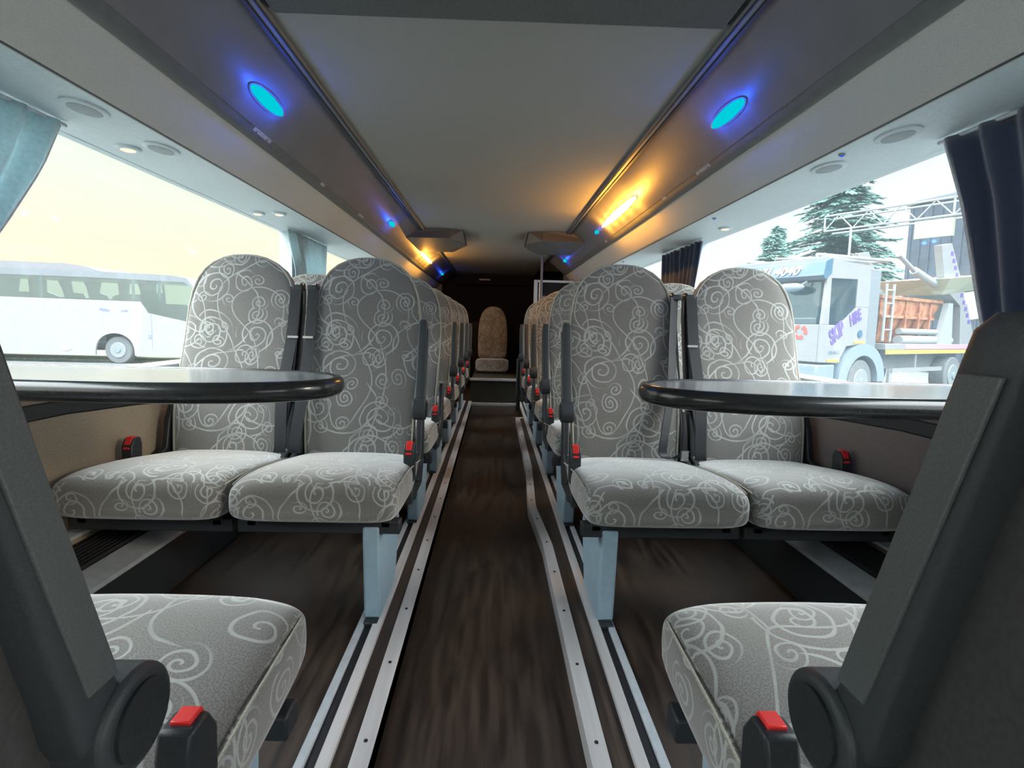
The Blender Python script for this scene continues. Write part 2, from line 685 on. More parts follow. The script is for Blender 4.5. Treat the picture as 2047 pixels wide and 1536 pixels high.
# luggage racks: cove panel, hand rail, cloth face, service panel
RACK = {}
for s, nm in ((-1, 'left'), (1, 'right')):
    ye = 8.1 if s < 0 else 6.2
    R_ = thing('luggage_rack', 'long grey overhead luggage rack above the %s-hand windows' % nm, 'luggage rack',
               (s*.9, 2, 1.4), 0)
    RACK[s] = R_

    def rel(pts):
        return [(s*x - s*.9, z-1.4) for x, z in pts]

    def strip(pts, name, m, y0=YF, y1=None, **k):
        bb = B()
        prism(bb, rel(pts), 'y', y0-2, (ye if y1 is None else y1)-2)
        return obj(name, bb, m, R_, **k)
    strip([(.636, 1.662), (.70, 1.620), (.785, 1.552), (.825, 1.512), (.84, 1.52), (.84, 1.74), (.636, 1.74)], 'cove_panel', COVE)
    strip([(.825, 1.516), (.838, 1.500), (.850, 1.488), (.864, 1.484), (.872, 1.49), (.872, 1.53), (.83, 1.53)], 'hand_rail', HRAIL)
    strip([(.866, 1.486), (.905, 1.445), (.945, 1.382), (.952, 1.377), (.965, 1.377), (.965, 1.5), (.875, 1.5)], 'front_panel', BINF)
    strip([(.957, 1.380), (1.20, 1.378), (1.20, 1.40), (.957, 1.40)], 'service_panel', SERV)
    strip([(.951, 1.376), (.958, 1.376), (.958, 1.39), (.951, 1.39)], 'seam_strip', SEAM)
    b = B()
    box(b, -.06, .27, -.002, 0, -.02, .34)
    e_ = obj('end_cap', b, HRAIL, R_)
    e_.location = (0 if s > 0 else -.21, ye-2, 0)


# service panel fittings ------------------------------------------------
def rnd(name, x, y, r, m1, m2, label, cat, group, lens_r=.6, elong=1., ax=(0, 0, 1), z=1.378, child='lens', h=.008):
    t = thing(name, label, cat, (x, y, z), 0, group)
    b = B()
    n = 28
    rings = []
    for rr, zz in ((r, .002), (r, -h*.5), (r*.9, -h), (r*.75, -h)):
        rings.append([(rr*math.cos(a), rr*elong*math.sin(a), zz) for a in [2*math.pi*k/n for k in range(n)]])
    loft(b, rings)
    obj('bezel', b, m1, t)
    b = B()
    rings = []
    for rr, zz in ((r*lens_r, -h*.5), (r*lens_r, -h*1.15), (r*lens_r*.6, -h*1.5)):
        rings.append([(rr*math.cos(a), rr*elong*math.sin(a), zz) for a in [2*math.pi*k/n for k in range(n)]])
    loft(b, rings)
    obj(child, b, m2, t)
    return t


READ = [(-1.141, 1.62, 'reading lamp glowing warm near the big left window curtain'),
        (-1.165, 2.52, 'reading lamp at the far end of the left table window, outer of two'),
        (-1.060, 2.52, 'reading lamp at the far end of the left table window, inner of two'),
        (1.160, 2.56, 'reading lamp glowing above the far corner of the right table window')]
for x, y, l in READ:
    rnd('reading_lamp', x, y, .034, SERV, WARM2, 'round ' + l, 'lamp', 'reading lamps under the racks')
for x, y, l in ((1.0, 1.483, 'small blue indicator light nearest the camera under the right rack'),
                (1.012, 2.354, 'small blue indicator light farther along under the right rack'),
                (1.0, 3.95, 'tiny blue indicator light under the right rack beyond the window curtains')):
    rnd('indicator_light', x, y, .009, VENT, BLUE2, l, 'light', 'blue indicators', h=.004)
for x, y, l in ((1.04, 1.60, 'oval speaker grille under the right rack beside the blue indicator'),
                (1.04, 1.33, 'oval air vent under the right rack near the dark curtain'),
                (-1.04, 1.62, 'oval speaker grille under the left rack beside the warm reading lamp'),
                (-1.04, 1.33, 'oval air vent under the left rack next to the pale curtain')):
    rnd('air_vent', x, y, .042, SERV, VENT, l, 'vent', 'vents and speakers', lens_r=.72, elong=1.5, h=.005, child='grille')


# blue night lights and warm lamps on the cove panels --------------------
def cove_pt(x):
    return 1.620 + (1.552-1.620)*(x-.70)/(.785-.70)


def cove_lamp(s, y, length, width, m, label, cat, group, pcol, power, nl=1, name='night_light'):
    x = .757
    z = cove_pt(x)
    t = thing(name, label, cat, (s*x, y, z), 0, group)
    tang = Vector((s*.085, 0, -.068)).normalized()
    nrm = Vector((-s*.068, 0, -.085)).normalized()
    b = B()
    n = 32
    rings = []
    for k, h in ((1.0, -.002), (1.0, .004), (.8, .008), (.4, .010)):
        rings.append([tang*(width/2*k*math.cos(a)) + Vector((0, 1, 0))*(length/2*(1-(1-k)*width/length)*math.sin(a)) + nrm*h
                      for a in [2*math.pi*j/n for j in range(n)]])
    loft(b, rings)
    obj('lens', b, m, t)
    b = B()
    rings = []
    for k, h in ((1.35, -.001), (1.35, .003), (1.05, .004), (1.05, -.001)):
        rings.append([tang*(width/2*k*math.cos(a)) + Vector((0, 1, 0))*((length/2+width/2*(k-1))*math.sin(a)) + nrm*h
                      for a in [2*math.pi*j/n for j in range(n)]])
    loft(b, rings)
    obj('bezel', b, COVE, t)
    for i in range(nl):
        ld = bpy.data.lights.new(name+'_glow', 'POINT')
        ld.color = pcol
        ld.energy = power/nl
        ld.shadow_soft_size = .012
        lo = bpy.data.objects.new('lamp_glow', ld)
        COL.objects.link(lo)
        lo.parent = t
        lo.location = Vector((0, (i-(nl-1)/2)*length/nl, 0)) + nrm*(.030 if 'blue' in name or name == 'night_light' else .050)
    return t


BG = (.02, .10, 1.0)
cove_lamp(-1, 1.722, .225, .042, BLUE, 'bright cyan-blue night light on the left rack above the table', 'light', 'blue night lights', BG, 1.2, 3)
cove_lamp(1, 1.705, .225, .042, BLUE, 'bright cyan-blue night light on the right rack above the table', 'light', 'blue night lights', BG, 1.2, 3)
cove_lamp(-1, 3.72, .17, .036, BLUE, 'small blue night light just before the left ceiling monitor', 'light', 'blue night lights', BG, .8, 2)
cove_lamp(1, 3.80, .12, .030, BLUE, 'small blue night light between the orange lamp and the right ceiling monitor', 'light', 'blue night lights', BG, .10, 1)
cove_lamp(-1, 7.3, .2, .04, BLUE, 'farthest blue night light at the rear end of the left rack', 'light', 'blue night lights', BG, .6, 1)
cove_lamp(1, 5.48, .17, .040, BLUE, 'small blue night light behind the right ceiling monitor', 'light', 'blue night lights', BG, .6, 1)
OG = (1.0, .42, .05)
cove_lamp(1, 3.19, .86, .046, WARM, 'long glowing orange lamp on the right rack before the monitor', 'lamp', 'orange lamps', OG, 17.0, 5, 'orange_lamp')
cove_lamp(-1, 5.6, .90, .045, WARM, 'glowing orange lamp on the left rack behind the left monitor', 'lamp', 'orange lamps', OG, 15.0, 4, 'orange_lamp')

# seat number plates on the hand rails
for s, y, ln, l in ((-1, 1.85, .13, 'pale seat number plate on the left hand rail below the blue light'),
                    (-1, 2.47, .05, 'small pale clip on the left hand rail, middle of its row'),
                    (-1, 3.16, .11, 'pale seat number plate on the left hand rail, farthest from the camera'),
                    (1, 2.07, .13, 'pale seat number plate on the right hand rail below the blue light'),
                    (1, 2.53, .05, 'small pale clip on the right hand rail, before the orange lamp'),
                    (1, 3.82, .07, 'small pale seat plate on the right hand rail beside the monitor')):
    t = thing('number_plate', l, 'plate', (s*.838, y, 1.506), 0, 'seat number plates')
    b = B()
    tg = Vector((s*.022, 0, -.020)).normalized()
    nn = Vector((-s*.020, 0, -.022)).normalized()
    w2 = .014
    c_ = [Vector((0, sy*ln/2, 0))+tg*(sx*w2) for sx, sy in ((-1, -1), (1, -1), (1, 1), (-1, 1))]
    loft(b, [[p+nn*.0 for p in c_], [p+nn*.004 for p in c_]])
    obj('plate', b, PLATE, t)
    if ln > .1:
        for k in (-.62, .55):
            b = B()
            c_ = [Vector((0, ln/2*k+sy*.0025, 0))+tg*(sx*.006) for sx, sy in ((-1, -1), (1, -1), (1, 1), (-1, 1))]
            loft(b, [[p+nn*.004 for p in c_], [p+nn*.0046 for p in c_]])
            obj('plate_mark', b, PLATED, t)

# folded monitors hanging from the ceiling
for s, nm in ((-1, 'left'), (1, 'right')):
    t = thing('ceiling_monitor', 'folded grey monitor housing hanging from the ceiling on the %s of the aisle' % nm, 'monitor',
              (s*.5, 4.5, 1.66), 0, 'ceiling monitors')
    y0, y1 = -.47, .50
    plan_t = [(-.22, -.14), (-.10, -.19), (.42, -.19), (.42, .58), (-.08, .58), (-.22, .12)]
    plan_b = [(-.235, .02), (-.11, -.23), (.42, -.19), (.42, .60), (-.08, .60), (-.235, .16)]
    b = B()
    loft(b, [[(s*x, y, 0.0) for x, y in plan_t], [(s*x, y, -.085) for x, y in plan_b],
             ])
    obj('housing', b, POD, t, bevel=.003, smooth=False)
    b = B()
    e0 = [(-.284, y0+.05), (-.284, .02)]
    loft(b, [[(s*-.224, -.14, 0), (s*-.224, .12, 0), (s*-.240, .16, -.088), (s*-.240, .02, -.088)],
             [(s*-.216, -.14, 0), (s*-.216, .12, 0), (s*-.232, .16, -.088), (s*-.232, .02, -.088)]])
    obj('end_trim', b, BLK, t)

# floor trims -------------------------------------------------------------
def strip_floor(name, pts, w, z0, z1, m, label, num, bev=.002):
    b = B()
    L = [(x-w/2, y) for x, y in pts]
    R = [(x+w/2, y) for x, y in pts]
    for i in range(len(pts)-1):
        quad = [L[i], R[i], R[i+1], L[i+1]]
        prism(b, quad, 'z', z0, z1)
    bmesh.ops.remove_doubles(b, verts=b.verts[:], dist=1e-5)
    o = struct('trim_%d' % num, b, m, bevel=0, smooth=False)
    o['label'] = label
    return o


lt = [(-.243, YF), (-.243, 5.57)]
rtp = [(.232, YF), (.232, 1.90), (.203, 2.30), (.206, 2.42), (.233, 2.97), (.243, 4.62)]
strip_floor('trim', lt, .038, -.046, .004, ALU, 'screwed aluminium edge strip on the left of the aisle', 7)
strip_floor('trim', rtp, .038, -.046, .004, ALU, 'kinked aluminium edge strip on the right of the aisle', 8)
b = B()
prism(b, [(.224, 4.56), (.33, 4.60), (.33, 4.64), (.224, 4.62)], 'z', -.046, .0045)
struct('trim_9', b, ALU)['label'] = 'cross strip ending the right aisle edge'
for s, nm, k in ((-1, 'left', 10), (1, 'right', 13)):
    for i, (a0, a1, z1, m) in enumerate(((.297, .324, .012, ALU), (.324, .346, .002, DARKG), (.346, .366, .010, ALU2))):
        b = B()
        x0, x1 = sorted((s*a0, s*a1))
        box(b, x0, x1, YF, 5.55, -.01, z1)
        o = struct('trim_%d' % (k+i), b, m, bevel=.003 if i != 1 else 0)
        o['label'] = ['inner lip', 'dark groove', 'outer lip'][i]+' of the seat track on the %s' % nm
# screws
sc = []
for s, tab in ((-1, lt), (1, rtp)):
    y = .72
    while y < 4.6:
        x = [p for p in tab]
        for i in range(len(tab)-1):
            if tab[i][1] <= y <= tab[i+1][1]:
                f_ = (y-tab[i][1])/(tab[i+1][1]-tab[i][1])
                xx = tab[i][0]+(tab[i+1][0]-tab[i][0])*f_
        sc.append((xx, y, s))
        y += .24
b = B()
disc(b, (0, 0, 0), (0, 0, 1), .0042, .002, 10)
scr0 = obj('screw', b, DARKG)
for i, (x, y, s) in enumerate(sc):
    o = scr0 if i == 0 else scr0.copy()
    if i:
        COL.objects.link(o)
    o.location = (x, y, .0045)
    tag(o, 'small dark screw head in the aluminium strip on the %s of the aisle' % ('left' if s < 0 else 'right'), 'screw',
        'screws in the %s aisle strip' % ('left' if s < 0 else 'right'))

# heater ducts along the walls ------------------------------------------
for s, nm in ((-1, 'left'), (1, 'right')):
    t = thing('heater_duct', 'black ribbed heater duct with grey edge rail along the foot of the %s wall' % nm, 'heater',
              (s*1.1, 1, 0), 0, 'wall heater ducts')

    def pr(pts, name, m, y0=-5.1, y1=4.5, **k):
        bb = B()
        prism(bb, [(s*x-s*1.1, z) for x, z in pts], 'y', y0, y1)
        return obj(name, bb, m, t, **k)
    pr([(1.195, 0.001), (1.195, .20), (1.09, .165), (1.09, .001)], 'cover', HEAT)
    pr([(1.10, .171), (1.03, .148), (1.028, .135), (1.10, .155)], 'edge_rail', ALU2, bevel=.003)
    pr([(1.10, .15), (1.035, .138), (1.00, .06), (1.00, .001), (1.10, .001)], 'kick_panel', BLK)
    pr([(1.198, .235), (1.165, .230), (1.165, .240), (1.198, .247)], 'wall_ledge', ALU2)
    b = B()
    for i in range(7):
        x = 1.105+i*.011
        box(b, *sorted((s*(x-1.1), s*(x+.003-1.1))), -5.1, 4.5, .16, .181+i*.0036)
    fn = obj('fins', b, HEAT, t)
    fn['kind'] = 'stuff'

# ================================================================== SEATS
def seat_proto(o_side, arm, legs, label, group='coach seats', belt_loop=False, near=False, name='coach_seat'):
    """facing -y, o_side: local x sign of the buckle side"""
    t = thing(name, label, 'seat', (0, 0, 0), 0, group)
    s = o_side
    # cushion
    b = B()
    rings = []
    n = 40
    prof = [(-.462, .17, .375, .355), (-.468, .205, .405, .338), (-.455, .221, .430, .322), (-.43, .2245, .441, .312),
            (-.38, .2265, .446, .306), (-.28, .227, .438, .302), (-.16, .2265, .420, .300), (-.06, .226, .403, .300),
            (.0, .224, .395, .302), (.03, .21, .385, .31)]
    for y, hw, zt, zb in prof:
        ring = []
        zc, hh = (zt+zb)/2, (zt-zb)/2
        for k in range(n):
            a = 2*math.pi*k/n
            ca, sa = math.cos(a), math.sin(a)
            e = .32
            x = hw*math.copysign(abs(ca)**e, ca)
            z = zc+hh*math.copysign(abs(sa)**.38, sa)
            if sa > 0:
                z -= .010*(abs(x)/hw)**3 - .004*math.cos(x/hw*math.pi*.5)
            ring.append((x, y, z))
        rings.append(ring)
    loft(b, rings)
    obj('cushion', b, FAB, t, subsurf=1, uv=True)
    # seam piping round the cushion top
    for sx in (-1, 1):
        b = B()
        tube(b, [(sx*.222, -.425, .412), (sx*.2265, -.36, .416), (sx*.2275, -.25, .412), (sx*.2265, -.1, .390), (sx*.2245, -.01, .376)], .0022, 6)
        obj('seam', b, PIPE, t)
    # backrest
    OUT = [(.345, .175), (.37, .190), (.42, .193), (.52, .196), (.62, .200), (.72, .203), (.82, .203), (.90, .199),
           (.96, .190), (1.01, .172), (1.045, .148), (1.07, .118), (1.088, .080), (1.096, .045), (1.1, .012)]

    def yf(z):       # front surface of backrest
        u = (z-.38)/.72
        return .005+.16*u+.018*math.sin(u*math.pi*1.0)-.030*math.sin(max(0, min(1, u*1.9))*math.pi)

    def thick(z):
        return .115-.055*(z-.38)/.72
    b = B()
    rings = []
    for z, hw in OUT:
        ring = []
        th = thick(z)*(.55 if z > 1.09 else (.8 if z > 1.07 else 1))
        for k in range(36):
            a = 2*math.pi*k/36
            ca, sa = math.cos(a), math.sin(a)
            x = hw*math.copysign(abs(ca)**.55, ca)
            y = math.copysign(abs(sa)**.5, sa)
            bol = -.012*(abs(x)/max(hw, .01))**3*(1 if z < .95 else .3)
            yy = yf(z)+th*.42+y*th*.42 + (bol if sa < 0 else 0)
            ring.append((x, yy, z))
        rings.append(ring)
    loft(b, rings)
    obj('backrest', b, FAB, t, subsurf=1, uv=True)
    # piping along the front outline
    pts = []
    for z, hw in OUT[1:]:
        pts.append((hw*.985, yf(z)+.008, z))
    full = [(-x, y, z) for x, y, z in pts] + [(x, y, z) for x, y, z in pts[::-1]]
    full[len(pts)-1] = (-.010, yf(1.1)+.02, 1.1)
    full[len(pts)] = (.010, yf(1.1)+.02, 1.1)
    b = B()
    tube(b, full, .0045, 6)
    obj('piping', b, PIPE, t)
    # rear shell
    b = B()
    rings = []
    for z, hw in OUT[:-2]:
        ring = []
        for k in range(13):
            a = math.pi*k/12
            x = hw*.985*math.cos(a)
            ring.append((x, yf(z)+thick(z)*.62+.045*math.sin(a)**.6*(1 if z < 1.05 else .6), z))
        ring.append((-hw*.98, yf(z)+thick(z)*.55, z))
        ring.append((hw*.98, yf(z)+thick(z)*.55, z))
        rings.append(ring)
    loft(b, rings)
    obj('back_shell', b, SHELLS, t)
    # frame under cushion
    b = B()
    box(b, -.225, .225, -.40, -.36, .268, .305)
    box(b, -.225, .225, -.12, -.08, .268, .302)
    box(b, -.20, -.17, -.40, .02, .285, .31)
    box(b, .17, .20, -.40, .02, .285, .31)
    obj('seat_frame', b, BLK, t, bevel=.004)
    # side plate linking cushion and back
    for sx in (-1, 1):
        b = B()
        x0, x1 = sorted((sx*.205, sx*.226))
        prism(b, [(-.20, .28), (.03, .28), (.075, .36), (.085, .50), (.05, .56), (.02, .50), (.0, .40), (-.18, .33)], 'x', x0, x1)
        obj('side_plate', b, BLK, t, bevel=.004)
    if near:
        b = B()
        xs_ = sorted((s*.204, s*.214))
        prism(b, [(-.10, .29), (.06, .27), (.20, .40), (.245, .75), (.26, 1.02), (.20, 1.05), (.10, 1.03), (.035, .88), (.0, .74), (-.03, .62), (-.085, .50)], 'x', *xs_)
        obj('side_shield', b, SHELLS, t, bevel=.006)
    if legs:
        b = B()
        xo = s*.145
        prism(b, [(-.405, .29), (-.13, .29), (-.10, .20), (-.17, .012), (-.385, .012)], 'x', xo-.024, xo+.024)
        l_ = obj('leg', b, LEG, t, bevel=.007)
        b = B()
        box(b, xo-.02, xo+.02, -.41, -.15, .001, .014)
        obj('foot', b, BLK, l_, bevel=.003)
    if arm:
        px = s*.226
        py, pz = -.050, .565
        b = B()
        disc(b, (px, py, pz), (1, 0, 0), .037, .046, 32)
        a_ = obj('armrest_hub', b, ARM, t, bevel=.006, seg=3)
        b = B()
        disc(b, (px+s*.0245, py, pz), (1, 0, 0), .027, .003, 28)
        obj('hub_cap', b, BLK, a_)
        b = B()
        # upright arm: leaning back, rounded
        rings = []
        for k, (u, wd_, dp) in enumerate(((0, .030, .036), (.05, .036, .040), (.15, .036, .036), (.6, .034, .034), (.9, .031, .033), (.97, .029, .033), (1.0, .020, .022))):
            z = pz+.0+u*.308
            y = py+.018+u*(.082)
            ring = []
            for j in range(24):
                a = 2*math.pi*j/24
                ca, sa = math.cos(a), math.sin(a)
                ring.append((px-s*.002+wd_/2*math.copysign(abs(ca)**.4, ca), y+dp/1.0*.55*math.copysign(abs(sa)**.4, sa), z))
            rings.append(ring)
        loft(b, rings)
        ar = obj('armrest', b, ARM, t)
        b = B()
        prism(b, [(py+.012, pz+.045), (py+.038, pz+.045), (py+.106, pz+.275), (py+.082, pz+.275)], 'x', *sorted((px+s*.0142, px+s*.0175)))
        obj('armrest_side_panel', b, ARMF, ar, bevel=.001)
    # buckle
    bx = s*.212
    b = B()
    prism(b, [(-.185, .35), (-.14, .35), (-.135, .448), (-.142, .473), (-.170, .473), (-.185, .448)], 'x', bx-.017, bx+.017)
    bk = obj('buckle', b, BLK, t, bevel=.004)
    b = B()
    prism(b, [(-.188, .440), (-.171, .4765), (-.150, .4765), (-.150, .470), (-.169, .470), (-.182, .438)], 'x', bx-.010, bx+.010)
    obj('release_button', b, RED, bk, bevel=.0015)
    b = B()
    ribbon(b, smoothpath([(bx, -.160, .38), (bx+s*.006, -.11, .33), (bx+s*.008, -.04, .31)], 5), (1, 0, 0), .022)
    obj('buckle_strap', b, BELT, bk)
    # belt guide column on inner side and strap
    ix = -s*.205
    b = B()
    rings = []
    for z, w_, d_ in ((.30, .010, .040), (.36, .013, .046), (.5, .013, .046), (.7, .013, .040), (.9, .012, .034), (.97, .010, .028), (1.0, .007, .018)):
        cy = yf(max(z, .38))+.045
        rings.append([(ix+w_*math.cos(a), cy+d_*math.sin(a), z) for a in [2*math.pi*k/16 for k in range(16)]])
    loft(b, rings)
    obj('belt_column', b, TRIM, t)
    b = B()
    if belt_loop:
        pth = smoothpath([(ix-s*-.01, yf(.97)-.004, .98), (ix+s*.025, yf(.8)-.022, .80), (ix+s*.05, yf(.62)-.03, .62), (ix+s*.085, -.045, .48), (ix+s*.09, -.055, .425),
                          (ix+s*.06, -.06, .412), (ix+s*.02, -.05, .424), (ix+s*.0, -.03, .43)], 6)
        ribbon(b, pth, (s*.8, -.5, .1), .042)
    else:
        pth = smoothpath([(ix+s*.004, yf(.97)-.006, .985), (ix+s*.006, yf(.8)-.020, .80), (ix+s*.008, yf(.6)-.03, .60), (ix-s*.002, -.035, .44), (ix, -.04, .40)], 6)
        ribbon(b, pth, (1, 0, 0), .040)
    bl = obj('seat_belt', b, BELT, t)
    b = B()
    zt_ = .44 if belt_loop else .80
    if belt_loop:
        box(b, ix+s*.018-.012, ix+s*.018+.012, -.070, -.062, .405, .440)
    else:
        box(b, ix-.019, ix+.019, yf(.8)-.027, yf(.8)-.022, .795, .803)
    obj('belt_tongue', b, CHR, bl)
    b = B()
    box(b, ix-.019, ix+.019, yf(.98)-.012, yf(.98)+.02, .97, .992)
    obj('belt_outlet', b, BLK, bl, bevel=.004)
    return t


XA, XWIN = .475, .940
ROWY = [1.76+.72*i for i in range(7)]
ordn = ['first', 'second', 'third', 'fourth', 'fifth', 'sixth']
PROT = {}


def place(kind, x, y, rz, label):
    """kind: (side, arm, legs, loop)"""
    if kind not in PROT:
        PROT[kind] = t = seat_proto(kind[0], kind[1], kind[2], label, belt_loop=kind[3], near=kind[4])
        t.location = (x, y, 0)
        t.rotation_euler = (0, 0, rz)
        return t
    return dup(PROT[kind], (x, y, 0), rz, label)


for i in range(6):
    lab = 'swirl-patterned aisle seat on the left, %s from the table' % ordn[i]
    place((1, i != 1, True, False, False), -XA, ROWY[i], 0, lab + (', armrest missing' if i == 1 else ', armrest raised'))
    place((-1, False, False, False, False), -XWIN, ROWY[i], 0, 'swirl-patterned window seat on the left, %s from the table' % ordn[i])
for i in range(5):
    place((-1, True, True, i == 0, False), XA+.012, ROWY[i], 0, 'swirl-patterned aisle seat on the right, %s from the table%s' % (ordn[i], ', slack belt loop on it' if i == 0 else ''))
    place((1, False, False, False, False), XWIN+.008, ROWY[i], 0, 'swirl-patterned window seat on the right, %s from the table' % ordn[i])
NY = .30
place((-1, True, True, False, True), -.502, NY, math.pi, 'closest aisle seat on the left, facing away, its cushion brightly lit')
place((1, True, True, False, True), .498, NY, math.pi, 'closest aisle seat on the right, facing away, its armrest up in front')
place((1, False, False, False, False), -.962, NY, math.pi, 'window seat facing away beside the closest left aisle seat')
place((-1, False, False, False, False), .960, NY, math.pi, 'window seat facing away beside the closest right aisle seat')

# rear middle seat
t = thing('rear_seat', 'single plain grey seat standing centrally at the end of the aisle', 'seat', (-.010, 6.75, .0))
b = B()
rings = []
for y, hw, zt, zb in ((-.36, .19, .39, .28), (-.37, .212, .415, .265), (-.34, .218, .425, .262), (-.1, .218, .42, .262), (.02, .21, .41, .27)):
    ring = []
    for k in range(32):
        a = 2*math.pi*k/32
        ca, sa = math.cos(a), math.sin(a)
        ring.append((hw*math.copysign(abs(ca)**.35, ca), y, (zt+zb)/2+(zt-zb)/2*math.copysign(abs(sa)**.4, sa)))
    rings.append(ring)
loft(b, rings)
obj('cushion', b, FAB, t, subsurf=1, uv=True)
b = B()
rings = []
for z, hw in ((.40, .19), (.45, .195), (.6, .20), (.8, .20), (.93, .185), (1.02, .155), (1.08, .11), (1.105, .06), (1.11, .015)):
    rings.append([(hw*math.copysign(abs(math.cos(a))**.6, math.cos(a)), .04+(z-.4)*.16+.045*math.copysign(abs(math.sin(a))**.6, math.sin(a)), z)
                  for a in [2*math.pi*k/32 for k in range(32)]])
loft(b, rings)
obj('backrest', b, FAB, t, subsurf=1, uv=True)
b = B()
box(b, -.2, .2, -.32, .1, .236, .27)
obj('seat_frame', b, BLK, t)

# dark panel beside the aisle on the right, and the partition behind
b = B()
box(b, -.022, .022, -.06, .06, .0, .40)
o = obj('end_panel', b, ARM, bevel=.01)
o.location = (.262, 5.0, .13)
b = B()
box(b, -.018, .018, -.02, .02, -.128, 0)
obj('post', b, BLK, o)
tag(o, 'narrow dark end panel beside the aisle behind the right-hand seats', 'panel')
t = thing('partition', 'white-framed dark partition behind the right-hand seats, reaching under the rack', 'partition', (.48, 6.0, 0))
b = B()
box(b, -.012, .030, -.02, .02, .0, 1.405)
box(b, .030, .72, -.02, .02, 1.378, 1.405)
obj('frame', b, SERV, t, bevel=.003)
b = B()
box(b, .045, .060, -.026, -.014, 0, 1.378)
obj('inner_post', b, ALU2, t)
b = B()
box(b, .03, .72, -.008, .008, .0, 1.378)
obj('panel', b, BACKW, t)
b = B()
box(b, .075, .70, -.014, -.008, .5, 1.22)
obj('lower_panel', b, COVE, t)
b = B()
tube(b, [(0, 0, 0), (0, 0, 1.64)], .014, 12)
o = obj('grab_pole', b, COVE)
o.location = (.52, 5.62, .001)
tag(o, 'dark upright grab pole in front of the white-framed partition', 'pole')

# ================================================================== TABLES
def table(s, nm):
    t = thing('table', 'wall-mounted table with pale top and black rounded bumper by the %s window' % nm, 'table',
              (s*1.19, 1.055, .740), 0, 'wall tables between facing seats')
    y0, y1 = -.142, .142
    L_ = .855
    pts = [(0, y0), (L_*.25, y0)]
    n = 18
    a_, b_ = .36, (y1-y0)/2
    cx = L_-a_
    for k in range(n+1):
        a = -math.pi/2+math.pi*k/n
        pts.append((cx+a_*math.copysign(abs(math.cos(a))**.85, math.cos(a)), b_*math.copysign(abs(math.sin(a))**.9, math.sin(a))))
    pts += [(L_*.25, y1), (0, y1)]

    def off(pts, d):
        out = []
        N_ = len(pts)
        for i, (x, y) in enumerate(pts):
            p0 = pts[max(i-1, 0)]
            p1 = pts[min(i+1, N_-1)]
            tx, ty = p1[0]-p0[0], p1[1]-p0[1]
            l = math.hypot(tx, ty) or 1
            out.append((x+ty/l*d, y-tx/l*d))
        return out
    b = B()
    P_ = [(-s*x, y) for x, y in off(pts, -.004)]
    prism(b, P_, 'z', -.030, 0.0)
    obj('tabletop', b, TTOP, t, smooth=False)
    # bumper: swept rounded section
    b = B()
    rings = []
    sec = [(-.004, .0005), (.004, .003), (.010, .002), (.016, -.004), (.019, -.014), (.018, -.025), (.012, -.034), (.002, -.038), (-.02, -.038), (-.02, -.031), (-.003, -.03)]
    offs = [off(pts, d) for d, z in sec]
    for i in range(len(pts)):
        rings.append([(-s*offs[j][i][0], offs[j][i][1], sec[j][1]) for j in range(len(sec))])
    loft(b, rings)
    obj('bumper', b, TRIM, t)
    # curved gusset under the table
    b = B()
    upc = [(.60, -.031), (.46, -.036), (.32, -.052), (.20, -.075), (.08, -.11), (.0, -.14)]
    loc_ = [(.64, -.036), (.58, -.048), (.46, -.062), (.32, -.084), (.20, -.112), (.08, -.155), (.0, -.20)]
    prism(b, [(-s*x, z) for x, z in upc+loc_[::-1]], 'y', -.028, .028)
    obj('bracket', b, BLK, t, bevel=.003)
    b = B()
    box(b, *sorted((0, -s*.012)), -.05, .05, -.24, -.03)
    obj('wall_plate', b, BLK, t, bevel=.003)
    return t


table(-1, 'left')
table(1, 'right')

# ================================================================== CURTAINS
def curtain(s, ya, yb, z0, z1, label, m, folds=7, edge=True, x=1.168, amp=.014, n=60):
    """ya(v), yb(v): y of the two edges for v = 0 (top)..1 (bottom)"""
    t = thing('curtain', label, 'curtain', (s*x, (ya(0)+yb(0))/2, z0), 0, 'window curtains')
    yc = (ya(0)+yb(0))/2
    b = B()
    mv = 22
    grid = []
    for i in range(mv+1):
        v = i/mv
        row = []
        for j in range(n+1):
            u = j/n
            y = ya(v)+(yb(v)-ya(v))*u
            xx = amp*math.sin(u*folds*2*math.pi+v*1.3)*(1-.25*v)+.004*math.sin(u*31+v*5)
            row.append(b.verts.new((s*xx, y-yc, (z1-z0)*v)))
        grid.append(row)
    for i in range(mv):
        for j in range(n):
            b.faces.new((grid[i][j], grid[i][j+1], grid[i+1][j+1], grid[i+1][j]))
    o = obj('cloth', b, m, t)
    sd = o.modifiers.new('solidify', 'SOLIDIFY')
    sd.thickness = .002
    if edge:
        b = B()
        ribbon(b, [(s*(amp*math.sin(folds*2*math.pi+v*1.3)*(1-.25*v)), yb(v)-yc, (z1-z0)*v) for v in [k/12 for k in range(13)]], (0, 1, 0), .014, .002)
        obj('border', b, CURE, t)
    b = B()
    tube(b, [(0, min(ya(0), yb(0))-yc-.02, .0), (0, max(ya(0), yb(0))-yc+.02, 0)], .006, 8)
    obj('curtain_rail', b, ALU2, t)
    return t


def lerp_tab(tab):
    def f_(v):
        for (v0, a), (v1, b_) in zip(tab[:-1], tab[1:]):
            if v <= v1:
                k = (v-v0)/(v1-v0)
                return a+(b_-a)*k
        return tab[-1][1]
    return f_


